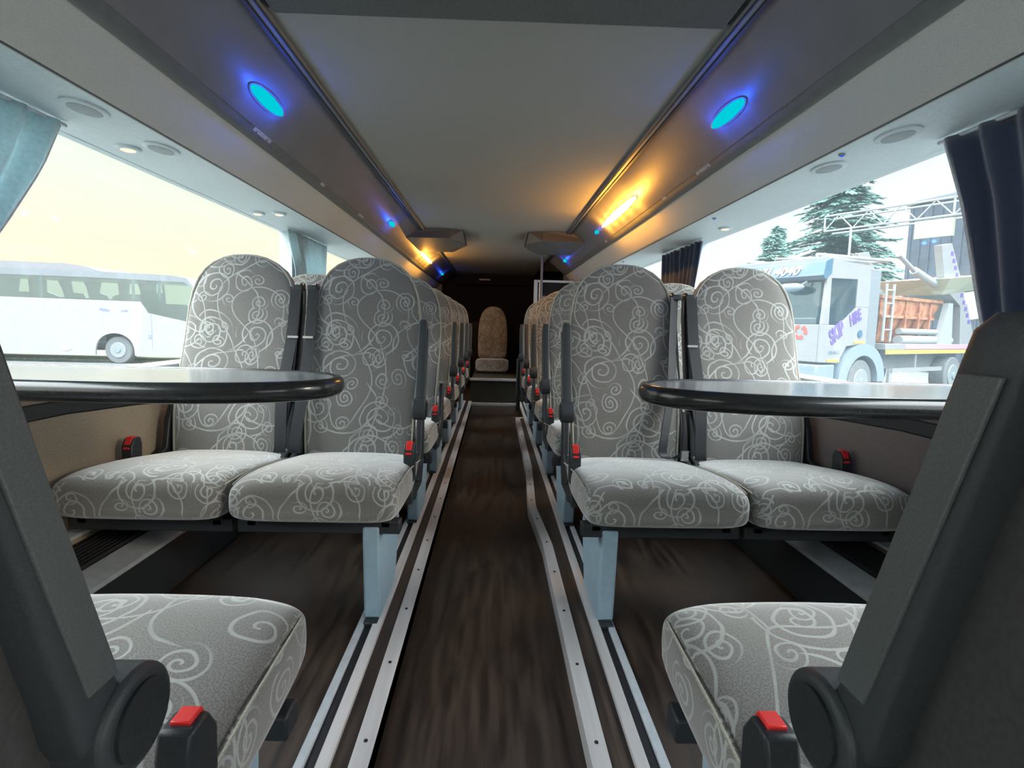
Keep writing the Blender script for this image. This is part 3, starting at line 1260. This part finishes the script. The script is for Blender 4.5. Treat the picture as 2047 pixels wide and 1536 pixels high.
zt, zb = 1.368, .70
curtain(-1, lerp_tab([(0, .86), (1, .93)]), lerp_tab([(0, 1.405), (.2, 1.345), (.48, 1.225), (.7, 1.10), (.85, 1.02), (1, 1.0)]), zt, zb,
        'pale tied-back curtain at the near end of the left table window', CURL, 6)
curtain(1, lerp_tab([(0, .80), (1, .88)]), lerp_tab([(0, 1.33), (.28, 1.262), (.62, 1.205), (.85, 1.16), (1, 1.14)]), zt, zb,
        'dark navy curtain at the near end of the right table window', CURR, 6)
curtain(-1, lerp_tab([(0, 2.90), (.3, 3.02), (1, 3.04)]), lerp_tab([(0, 3.52), (1, 3.48)]), zt, zb,
        'pale gathered curtain behind the first left seats', CURL, 7)
curtain(1, lerp_tab([(0, 2.88), (.4, 2.97), (1, 3.0)]), lerp_tab([(0, 3.165), (1, 3.165)]), zt, zb,
        'narrow dark curtain ending the right table window', CURR, 4, edge=False)
curtain(1, lerp_tab([(0, 3.215), (1, 3.215)]), lerp_tab([(0, 3.50), (1, 3.48)]), zt, zb,
        'narrow dark curtain starting the next right window, past the bright slit', CURR, 4, edge=False)

# ================================================================== OUTSIDE
GZ = -.69
ASPH = mat('asphalt', (.09, .10, .10), .9, scale=6, var=.15, bump=.3)
GRASS = mat('verge_grass', (.13, .16, .09), .95, scale=9, var=.3, bump=.5)
WHT = mat('coach_white', (.20, .198, .215), .35, scale=4, var=.03, bump=0)
GLD = mat('dark_tint', (.10, .15, .16), .12, scale=3, var=.1, bump=0, coat=.6)
TYRE = mat('tyre', (.08, .09, .10), .8, scale=40)
HUB = mat('hub_metal', (.18, .21, .22), .4, .3)
TWHT = mat('truck_white', (.17, .178, .186), .35, scale=4, var=.03, bump=0)
TGREY = mat('truck_grey', (.12, .16, .20), .5, bump=0)
TDARK = mat('truck_dark', (.10, .12, .14), .6)
ORNG = mat('skip_orange', (.26, .075, .032), .6, scale=5, var=.25, c2=(.26, .12, .06))
YEL = mat('yellow_trim', (.36, .23, .05), .5, bump=0)
PURP = mat('sign_purple', (.07, .04, .22), .5, bump=0)
MAUV = mat('sign_mauve', (.45, .18, .42), .5, bump=0)
REDM = mat('recycle_red', (.45, .05, .04), .5, bump=0)
VIS = mat('visor_blue', (.03, .08, .13), .3, bump=0)
PALE = mat('pale_yellow', (.21, .23, .17), .6, bump=0)
STEEL = mat('painted_steel', (.20, .22, .23), .5, bump=0)
BLDM = mat('building_dark', (.035, .045, .065), .8, scale=2, var=.2)
LEAF = mat('conifer_green', (.045, .11, .10), .8, scale=3, var=.3, c2=(.08, .17, .14))
BARK = mat('bark', (.10, .07, .05), .9)
CGLASS = glass('coach_glass', (.62, .76, .76), .10, (.6, .75, .78), .10)
TGLASS = glass('truck_glass', (.45, .65, .72), .10, (.6, .8, .9), .12)

b = B()
box(b, -120, 120, -40, 160, GZ-.2, GZ)
struct('floor_ground_outside', b, ASPH)
b = B()
box(b, -70, -3.0, 17.2, 60, GZ, GZ+.06)
tag(obj('grass_verge', b, GRASS), 'strip of green-brown grass verge behind the white coach', 'grass', kind='stuff')


def wheel(parent, x, y, z, r, w, axis=(0, 1, 0), hub=.6):
    b = B()
    disc(b, (x, y, z), axis, r, w, 36)
    o = obj('wheel', b, TYRE, parent, bevel=.03, seg=3)
    b = B()
    ax = Vector(axis).normalized()
    c = Vector((x, y, z))-ax*(w/2+.005)
    disc(b, c, axis, r*hub, .04, 30)
    obj('hub', b, HUB, o, bevel=.012)
    b = B()
    disc(b, c-ax*.02, axis, r*.2, .06, 20)
    obj('hub_cap', b, TGREY, o, bevel=.01)
    return o


def text_part(txt, size, m, parent, loc, rot, name='lettering', shear=0., ext=.004, space=1., sx=1.):
    cu = bpy.data.curves.new('t', 'FONT')
    cu.body = txt
    cu.size = size
    cu.extrude = ext
    cu.shear = shear
    cu.space_character = space
    cu.offset = size*.035
    tmp = bpy.data.objects.new('tmp', cu)
    COL.objects.link(tmp)
    dg = bpy.context.evaluated_depsgraph_get()
    me = bpy.data.meshes.new_from_object(tmp.evaluated_get(dg))
    bpy.data.objects.remove(tmp)
    me.materials.clear()
    me.materials.append(m)
    o = bpy.data.objects.new(name, me)
    COL.objects.link(o)
    o.parent = parent
    o.location = loc
    o.rotation_euler = rot
    o.scale = (sx, 1, 1)
    return o


# ---- white coach on the left: local x to the right (front), y away, origin on ground at near side
YB = 16.4
t = thing('parked_coach', 'white parked coach with dark window band seen through the left window', 'coach', (-12, YB, GZ))


def bx_(px):
    return px+12


def prz(bm, pts, y0, y1):
    prism(bm, [(x+12, z-GZ) for x, z in pts], 'y', y0, y1)


FRX = -9.62
# lower body with arch
arch = []
for k in range(13):
    a = math.pi*k/12
    arch.append((-12.20-(.64)*math.cos(math.pi-a)*-1, -.36+.66*math.sin(a)**.8))
lowpts = [(-21.5, -.42), (-12.86, -.42)]
lowpts += [(-12.22-.63*math.cos(math.pi*k/14), -.42+.72*math.sin(math.pi*k/14)**.75) for k in range(0, 15)]
lowpts += [(-11.55, -.42), (-9.9, -.40), (-9.62, -.2), (-9.55, .45), (-9.66, .66), (-9.88, .72), (-11.12, .97), (-11.36, 1.33), (-15.4, 1.385), (-21.5, 1.47)]
b = B()
prz(b, lowpts, 0, .06)
prz(b, lowpts, 2.44, 2.50)
box(b, bx_(-21.5), bx_(-9.9), .7, 2.44, .50, .62)
prz(b, [(-9.9, -.40), (-9.62, -.2), (-9.55, .45), (-9.66, .66), (-9.88, .72)], .06, 2.44)
obj('body', b, WHT, t, smooth=False)
# roof with raised pod
b = B()
prz(b, [(-21.5, 2.18), (-12.6, 2.06), (-9.95, 1.98), (-9.66, 1.76), (-9.70, 1.90), (-9.88, 2.12), (-10.3, 2.185), (-12.6, 2.26), (-21.5, 2.40)], 0, 2.5)
obj('roof', b, mat('coach_roof', (.11, .125, .14), .5, scale=3, var=.05, bump=0), t, smooth=False)
b = B()
prz(b, [(-21.5, 2.40), (-13.0, 2.26), (-12.85, 2.30), (-13.3, 2.44), (-14.0, 2.52), (-15.7, 2.55), (-21.5, 2.66)], .35, 2.15)
obj('roof_pod', b, mat('coach_pod', (.13, .13, .145), .5, bump=0), t, smooth=False)
# glazing of the near side, far curtains give the bright trapezoids
b = B()
prz(b, [(-21.5, 1.47), (-15.4, 1.385), (-11.36, 1.33), (-11.12, .97), (-9.88, .72), (-9.66, .68), (-9.58, 1.4), (-9.66, 1.76), (-9.95, 1.98), (-12.6, 2.08), (-21.5, 2.20)], .02, .035)
obj('side_glass', b, CGLASS, t, smooth=False)
b = B()
prz(b, [(-9.66, .66), (-9.60, .66), (-9.55, 1.4), (-9.64, 1.76), (-9.70, 1.76), (-9.61, 1.4)], .06, 2.44)
obj('windscreen', b, CGLASS, t, smooth=False)
holes = [[(-15.09, 1.96), (-14.83, 1.96), (-14.79, 1.56), (-15.16, 1.56)],
         [(-14.27, 1.94), (-13.90, 1.93), (-13.66, 1.42), (-13.86, 1.42), (-14.27, 1.58)],
         [(-13.50, 1.92), (-13.10, 1.91), (-12.90, 1.55), (-12.94, 1.40), (-13.03, 1.40), (-13.10, 1.53), (-13.45, 1.57)],
         [(-12.54, 1.91), (-12.02, 1.90), (-11.98, 1.55), (-12.20, 1.47), (-12.22, 1.38), (-12.32, 1.38), (-12.36, 1.48), (-12.62, 1.58)],
         [(-11.66, 1.89), (-11.40, 1.89), (-11.26, 1.56), (-11.70, 1.56)],
         [(-10.82, 1.91), (-10.66, 1.91), (-10.62, 1.62), (-10.82, 1.60)]]
# far side shade blinds: pieces between the clear patches
yy = 2.36
k_ = (YB+yy)/YB     # far wall lies farther away: its openings are larger


def far(p):
    return (p[0]*k_, .86+(p[1]-.86)*k_)


prev_r = [(-22.2, 1.3), (-22.2, 2.35)]
for i, hpoly in enumerate(holes):
    hp = [far(p) for p in hpoly]
    top_l, top_r = hp[0], hp[1]
    right_side = hp[1:-1] if len(hp) > 4 else [hp[1], hp[2]]
    bot = hp[2:]
    xl = min(hp[0][0], hp[-1][0])
    # left piece
    b = B()
    prz(b, [prev_r[0], (hp[-1][0], 1.35), hp[-1], hp[0], (hp[0][0], 2.32), prev_r[1]], yy-.04, yy)
    obj('blind', b, GLD, t, smooth=False)
    # sill piece under the opening
    b = B()
    prz(b, [(hp[-1][0], 1.28)] + hp[2:][::-1] + [(hp[2][0], 1.28)], yy-.04, yy)
    obj('blind', b, GLD, t, smooth=False)
    # header above
    b = B()
    prz(b, [hp[0], hp[1], (hp[1][0], 2.32), (hp[0][0], 2.32)], yy-.04, yy)
    obj('blind', b, GLD, t, smooth=False)
    prev_r = [(hp[2][0], 1.28), (hp[1][0], 2.32)]
    # bit between hp[1] and hp[2]
    b = B()
    prz(b, [hp[1], (hp[1][0]+.10, hp[1][1]), (hp[2][0]+.10, 1.3), (hp[2][0], 1.3), hp[2]], yy-.04, yy)
    obj('blind', b, GLD, t, smooth=False)
b = B()
prz(b, [(prev_r[0][0]+.08, 1.1), (-12.1, 1.1), (-12.1, 2.3), (prev_r[1][0]+.08, 2.32)], yy-.04, yy)
obj('blind', b, GLD, t, smooth=False)
for xs in (-10.78, -11.6, -14.5, -16.2):
    b = B()
    prz(b, [(xs-.04, 1.4), (xs+.04, 1.4), (xs+.04, 2.1), (xs-.04, 2.1)], .04, .07)
    obj('window_pillar', b, GLD, t, smooth=False)
wheel(t, bx_(-12.21), .28, .44, .44, .30, hub=.58)
b = B()
prz(b, [(-12.86, -.40), (-11.56, -.40), (-11.56, .32), (-12.86, .32)], .5, .56)
obj('wheel_housing', b, TYRE, t)
b = B()
disc(b, (bx_(-13.76), -.003, -.225-GZ), (0, 1, 0), .07, .02, 24)
o = obj('marker_light', b, mat('marker_orange', (.35, .22, .20), .4, bump=0), t)
o.scale = (2.0, 1, 1)
o.location = (-(bx_(-13.76)), 0, 0)
b = B()
box(b, bx_(-11.03), bx_(-11.015), -.004, 0, -.2-GZ, .95-GZ)
obj('door_seam', b, TGREY, t)
b = B()
box(b, bx_(-11.14), bx_(-11.02), -.008, 0, .15-GZ, .27-GZ)
obj('door_handle', b, TGREY, t)
NAVY = mat('logo_navy', (.10, .12, .32), .5, bump=0)
for pts, m in (([(-12.68, 1.06), (-12.62, 1.10), (-12.36, 1.05), (-12.34, 1.00), (-12.40, .985), (-12.62, 1.02)], NAVY),
               ([(-11.98, .995), (-11.96, 1.03), (-11.85, 1.045), (-11.84, 1.075), (-11.74, 1.025), (-11.83, .975), (-11.84, 1.0)], NAVY),
               ([(-12.28, 1.08), (-12.22, 1.12), (-12.14, 1.09), (-12.2, 1.02), (-12.28, 1.0)], mat('logo_silver', (.55, .55, .66), .5, bump=0))):
    b = B()
    prz(b, pts, -.006, 0)
    obj('emblem', b, m, t, smooth=False)

# ---- skip truck on the right
d2 = Vector((.88, .475, 0)).normalized()
ang = math.atan2(d2.y, d2.x)
T = thing('skip_truck', 'white skip lorry with orange skip parked outside the right window', 'truck', (6.6, 10, GZ), ang)
# local: x to the rear, y to the far side, z up (near side is y=0)
CW = 2.15
b = B()
cabside = [(.02, .95), (.02, 1.70), (.06, 2.0), (.14, 2.95), (.30, 3.02), (1.72, 3.12), (1.80, 2.6), (1.80, 1.34), (1.30, 1.30), (1.02, 1.28), (.72, .92)]
doorwin = [(.28, 1.72), (.68, 1.72), (.86, 1.84), (1.22, 2.05), (1.30, 2.12), (1.28, 2.70), (.26, 2.66)]
# near side panel built around the door window
def around(bm, outer_ranges, y0, y1):
    for pl in outer_ranges:
        prism(bm, pl, 'y', y0, y1)


around(b, [[(.02, .95), (.72, .92), (1.02, 1.28), (1.30, 1.30), (1.80, 1.34), (1.80, 2.12), (1.30, 2.12), (1.22, 2.05), (.86, 1.84), (.68, 1.72), (.28, 1.72), (.02, 1.72)],
           [(.02, 1.72), (.28, 1.72), (.26, 2.66), (.26, 2.95), (.12, 2.95), (.05, 2.0)],
           [(.26, 2.66), (1.28, 2.70), (1.28, 3.09), (.26, 3.02)],
           [(1.28, 2.12), (1.80, 2.12), (1.80, 2.6), (1.74, 3.12), (1.28, 3.09)]], 0, .06)
box(b, .12, 1.72, .0, CW, 3.02, 3.10)           # roof
box(b, 1.74, 1.80, .06, CW, 1.3, 3.05)          # rear wall
box(b, .02, 1.8, CW-.06, CW, .95, 1.9)          # far side lower
prism(b, [(.02, .95), (.02, 1.72), (.08, 1.72), (.08, .95)], 'y', .06, CW-.06)   # front lower
box(b, .10, .2, .06, CW-.06, 2.72, 3.02)
box(b, .05, .16, 1.98, CW, 1.7, 3.0)
obj('cab', b, TWHT, T, smooth=False, bevel=.012)
b = B()
prism(b, [(.03, 1.72), (.12, 2.72), (.15, 2.72), (.06, 1.72)], 'y', .12, CW-.12)
obj('windscreen', b, TGLASS, T, smooth=False)
b = B()
box(b, .04, .10, .14, CW-.14, 1.74, 1.86)
obj('dashboard', b, TDARK, T)
b = B()
prism(b, doorwin, 'y', .02, .03)
obj('door_glass', b, TGLASS, T, smooth=False)
b = B()
prism(b, [(-.02, 2.62), (-.10, 2.70), (-.03, 2.98), (.2, 3.06), (.2, 2.75)], 'y', -.02, CW)
vz = obj('sun_visor', b, VIS, T, smooth=False)
text_part('020 8671 4040', .27, TWHT, vz, (-.102, CW-.06, 2.745), (math.radians(76), 0, -math.pi/2), shear=.3, sx=.98, ext=.006)
b = B()
tube(b, [(.0, .35, 2.60), (-.10, .45, 2.50)], .02)
ellip(b, (-.12, .62, 2.48), None, (.09, .30, .10))
obj('mirror', b, TGREY, T)
b = B()
box(b, .5, 1.2, .5, 1.1, 1.3, 2.15)
obj('driver_seat', b, TDARK, T, bevel=.05)
text_part('SKIP', .44, PURP, T, (.42, -.006, 1.30), (math.pi/2, math.radians(-30), 0), shear=0, sx=.66)
text_part('HIRE', .36, PURP, T, (1.10, -.006, 1.70), (math.pi/2, math.radians(-22), 0), shear=0, sx=.62)
text_part('020 8671 4040', .10, TGREY, T, (.34, -.006, 1.12), (math.pi/2, 0, 0), sx=.66)
b = B()
box(b, 1.28, 1.74, -.012, .0, 1.34, 1.40)
box(b, .28, .76, -.012, .0, .95, 1.01)
obj('yellow_strip', b, YEL, T)
b = B()
disc(b, (1.50, -.01, 1.55), (0, 1, 0), .085, .02, 20)
obj('small_window', b, VIS, T)
# recycling mark: three bent arrows in a ring
for k in range(3):
    b = B()
    a0 = math.radians(90+120*k)
    pts = []
    for j in range(7):
        a = a0-math.radians(8+j*12)
        pts.append((.15*math.cos(a), .15*math.sin(a)))
    tip = a0-math.radians(100)
    pts.append((.17*math.cos(a0-math.radians(80)), .17*math.sin(a0-math.radians(80))))
    pts.append((.115*math.cos(tip), .115*math.sin(tip)))
    pts.append((.06*math.cos(a0-math.radians(80)), .06*math.sin(a0-math.radians(80))))
    for j in range(6, -1, -1):
        a = a0-math.radians(8+j*12)
        pts.append((.085*math.cos(a), .085*math.sin(a)))
    prism(b, [(p[0]+.43, p[1]+1.56) for p in pts], 'x', .006, .02)
    obj('recycling_arrow', b, REDM, T, smooth=False)
b = B()
box(b, -.02, .06, .55, 1.6, 1.05, 1.30)
obj('grille', b, TDARK, T)
b = B()
box(b, -.06, .62, 0, CW, .55, .90)
obj('bumper', b, TGREY, T, bevel=.03)
b = B()
outer = [(1.72+.98*math.cos(a), .48+.86*math.sin(a)) for a in [math.pi*k/16 for k in range(17)]]
inner = [(1.72+.66*math.cos(a), .48+.60*math.sin(a)) for a in [math.pi*k/16 for k in range(17)]]
prism(b, outer+inner[::-1], 'y', -.03, .42)
obj('mudguard', b, TGREY, T)
wheel(T, 1.75, .18, .48, .50, .30)
wheel(T, 6.45, .18, .50, .50, .34)
# far side wheels
b = B()
disc(b, (1.75, 1.9, .48), (0, 1, 0), .5, .3, 30)
obj('wheel', b, TYRE, T)
b = B()
disc(b, (6.45, 1.9, .5), (0, 1, 0), .5, .3, 30)
obj('wheel', b, TYRE, T)
b = B()
box(b, 2.7, 7.7, .0, 2.1, 1.20, 1.34)
obj('bed', b, TWHT, T, bevel=.01)
b = B()
box(b, 2.7, 7.7, -.012, .0, 1.10, 1.20)
obj('yellow_edge', b, YEL, T)
b = B()
box(b, 3.6, 7.2, -.012, .0, 1.22, 1.33)
obj('mauve_band', b, MAUV, T)
b = B()
box(b, 1.9, 7.6, .35, .65, .72, 1.18)
box(b, 1.9, 7.6, 1.45, 1.75, .72, 1.18)
obj('chassis', b, TDARK, T)
b = B()
box(b, 3.0, 5.75, .0, .06, .66, .76)
box(b, 2.98, 3.12, .0, .06, .30, .76)
box(b, 4.3, 4.36, .03, .06, .7, 1.15)
obj('side_guard', b, TWHT, T, smooth=False)
b = B()
box(b, 1.86, 2.46, .1, 2.0, 1.25, 3.0)
obj('equipment_housing', b, TDARK, T, bevel=.02)
b = B()
for zz in (1.65, 1.95, 2.25, 2.55):
    box(b, 2.6, 2.95, .02, .06, zz, zz+.03)
tube(b, [(2.60, .04, 1.4), (2.60, .04, 2.7)], .03)
tube(b, [(2.95, .04, 1.4), (2.95, .04, 2.7)], .03)
obj('ladder', b, STEEL, T)
b = B()
tube(b, [(3.6, .15, 1.43), (6.4, .15, 1.43)], .11, 16)
tube(b, [(3.6, .15, 1.64), (6.4, .15, 1.64)], .07, 16)
obj('hydraulic_tank', b, STEEL, T)
# arms
for y0 in (.02, 1.9):
    b = B()
    prism(b, [(5.45, 1.34), (6.25, 1.34), (6.1, 2.4), (5.85, 2.4)], 'y', y0, y0+.12)
    obj('support_arm', b, STEEL, T, smooth=False)
    b = B()
    prism(b, [(6.75, 1.34), (7.75, 1.34), (7.0, 2.4), (5.68, 3.9), (5.10, 3.8), (5.55, 2.75), (6.55, 2.35)], 'y', y0, y0+.16)
    lf = obj('lift_arm', b, TWHT, T, smooth=False)
    if y0 < 1:
        for k in range(11):
            zc = 1.9+k*.17
            xc = 7.18-(zc-1.9)*.86 if zc < 2.5 else 6.62-(zc-2.5)*.80
            b = B()
            box(b, xc-.07, xc+.07, y0-.008, y0, zc, zc+.10)
            obj('purple_mark', b, PURP, lf, smooth=False)
    b = B()
    tube(b, [(3.15, y0+.08, 3.40), (3.95, y0+.08, 3.1)], .05, 10)
    tube(b, [(3.95, y0+.08, 3.1), (5.25, y0+.08, 2.82)], .09, 12)
    obj('ram', b, STEEL, T)
b = B()
for x in (0,):
    tube(b, [(0.2, .3, 3.16), (3.2, .3, 3.28)], .04, 10)
    tube(b, [(0.2, 1.9, 3.16), (3.2, 1.9, 3.28)], .04, 10)
tube(b, [(3.2, .3, 3.28), (3.2, 1.9, 3.28)], .04, 10)
tube(b, [(1.2, .3, 3.2), (.2, 1.2, 3.16)], .025, 10)
obj('sheet_rail', b, STEEL, T)
# skips
t = thing('skip', 'rusty orange skip loaded on the lorry bed', 'skip', (6.6, 10, GZ), ang)
b = B()
sk = [(3.0, 1.95), (5.5, 1.95), (5.9, 2.35), (5.6, 2.50), (2.75, 2.50), (2.75, 2.30)]
loft(b, [[(3.35, .5, 1.36), (5.2, .5, 1.36), (5.2, 1.6, 1.36), (3.35, 1.6, 1.36)],
         [(2.95, .28, 1.98), (5.65, .28, 1.98), (5.65, 1.82, 1.98), (2.95, 1.82, 1.98)],
         [(2.72, .22, 2.42), (5.9, .22, 2.36), (5.9, 1.88, 2.36), (2.72, 1.88, 2.42)]])
obj('hopper', b, ORNG, t, smooth=False)
b = B()
for z, x0, x1, y_ in ((2.42, 2.7, 5.9, .2), (1.98, 2.93, 5.67, .27)):
    box(b, x0, x1, y_-.04, y_+.02, z-.03, z+.04)
for x in (3.3, 4.0, 4.7, 5.3):
    prism(b, [(x, 1.36), (x+.06, 1.36), (x+.10, 2.42), (x+.02, 2.42)], 'y', .20, .32)
obj('ribs', b, ORNG, t, smooth=False)
t = thing('raised_skip', 'pale yellow upper skip held between the lorry lift arms', 'skip', (6.6, 10, GZ), ang)
b = B()
loft(b, [[(5.35, .02, 2.58), (8.3, .02, 2.92), (8.2, 1.2, 2.92), (5.4, 1.2, 2.6)],
         [(5.02, -.25, 2.96), (8.0, -.25, 3.28), (8.0, 1.4, 3.28), (5.0, 1.4, 2.96)]])
obj('hopper', b, PALE, t, smooth=False)
b = B()
loft(b, [[(7.2, .05, 2.0), (8.4, .05, 2.1), (8.4, 1.2, 2.1), (7.2, 1.2, 2.0)],
         [(6.6, .0, 2.70), (8.4, .0, 2.90), (8.4, 1.2, 2.9), (6.6, 1.2, 2.7)]])
obj('lower_side', b, mat('skip_grey', (.35, .42, .40), .6), t, smooth=False)

# ---- lattice gantry
t = thing('lattice_gantry', 'white steel lattice gantry crossing above the skip lorry', 'gantry', (12.4, 19.05, GZ))
A_ = Vector((0, 0, 5.37))
B_ = Vector((4.6, -7.1, 5.37))
ud = (B_-A_).normalized()
sd_ = Vector((ud.y, -ud.x, 0))*.7
Ltot = (B_-A_).length
b = B()
for off in (Vector((0, 0, 0)), sd_*-1):
    for hz in (0, .55):
        tube(b, [A_+off+Vector((0, 0, hz)), B_+off+Vector((0, 0, hz))], .035, 8)
obj('chord', b, STEEL, t)
b = B()
nb = 9
for off in (Vector((0, 0, 0)),):
    for k in range(nb):
        p0 = A_+off+ud*(Ltot*k/nb)
        p1 = A_+off+ud*(Ltot*(k+.5)/nb)
        p2 = A_+off+ud*(Ltot*(k+1)/nb)
        up_ = Vector((0, 0, .55))
        tube(b, [p0, p1+up_], .022, 6)
        tube(b, [p1+up_, p2], .022, 6)
        if k % 4 == 0:
            tube(b, [p0, p0+up_], .03, 6)
obj('lattice_bracing', b, STEEL, t)
b = B()
tube(b, [A_+ud*.9, A_+ud*.9-Vector((0, 0, 5.36))], .04, 8)
tube(b, [B_, B_-Vector((0, 0, 5.36))], .05, 8)
obj('post', b, STEEL, t)
b = B()
p_ = A_+ud*3.3
box(b, -.5, .5, -.08, .08, -.65, -.08)
o = obj('blank_board', b, PALE, t)
o.location = p_
o.rotation_euler = (0, 0, math.atan2(ud.y, ud.x))

# ---- dark shed behind
t = thing('shed', 'dark shed wall rising behind the skip lorry', 'building', (18.05, 22.0, GZ), math.atan2(-.975, .22))
b = B()
box(b, 0, 14, 0, 8, 0, 7.15)
obj('wall', b, BLDM, t)
b = B()
for k in range(35):
    box(b, .1+k*.40, .16+k*.40, -.04, 0, 0, 7.1)
o = obj('cladding_ribs', b, BLDM, t)
o['kind'] = 'stuff'
b = B()
box(b, -.1, 14.1, -.12, 8.1, 7.15, 7.28)
obj('roof', b, TDARK, t)

# ---- conifers
def conifer(x, y, h, r, label, seed, base=.8, sc=1.):
    random.seed(seed)
    t = thing('conifer', label, 'tree', (x, y, GZ), 0, 'conifers beyond the lorry')
    b = B()
    tube(b, [(0, 0, 0), (.05, 0, h*.5), (0, .05, h*.98)], [.20, .12, .02], 8)
    obj('trunk', b, BARK, t)
    b = B()
    nb_ = int(h*46/sc)
    for i in range(nb_):
        u = (i+random.random())/nb_
        z = base+(h-base)*u
        L = r*(1-u)**.8*random.uniform(.65, 1.15)+.15
        a = random.uniform(0, 2*math.pi)
        dr = Vector((math.cos(a), math.sin(a), random.uniform(-.28, .12)))
        ns = max(3, int(L*6/sc))
        for k in range(ns):
            f_ = (k+.6)/ns
            p = Vector((0, 0, z))+dr*(L*f_)+Vector((0, 0, -.12*L*f_*f_))
            for q_ in range(5):
                sd = Vector((-dr.y, dr.x, 0))*random.uniform(-1, 1)*(.30*(1-f_)+.10)*sc
                ax = (dr*.7+sd*1.6+Vector((0, 0, random.uniform(-.35, .1)))).normalized()
                ln = random.uniform(.14, .30)*sc
                s1, u1 = frame(ax)
                c0 = p+sd
                v = [b.verts.new(c0-ax*ln*.4), b.verts.new(c0+s1*.085*sc), b.verts.new(c0+u1*.05*sc), b.verts.new(c0-s1*.085*sc), b.verts.new(c0+ax*ln)]
                for tri in ((0, 2, 1), (0, 3, 2), (0, 1, 3), (4, 1, 2), (4, 2, 3), (4, 3, 1)):
                    b.faces.new([v[m_] for m_ in tri])
    obj('foliage', b, LEAF, t, smooth=False)


conifer(30.0, 44.0, 18.0, 7.0, 'tall dark green conifer directly behind the lattice gantry', 3, 1.5, 1.8)
conifer(19.2, 35.0, 8.2, 3.4, 'lower bushy conifer left of the tall one, behind the lorry cab', 5, .3, 1.4)
conifer(33.5, 60.0, 14.0, 5.0, 'slender conifer in the distance beyond the two nearer ones', 9, .5, 2.0)
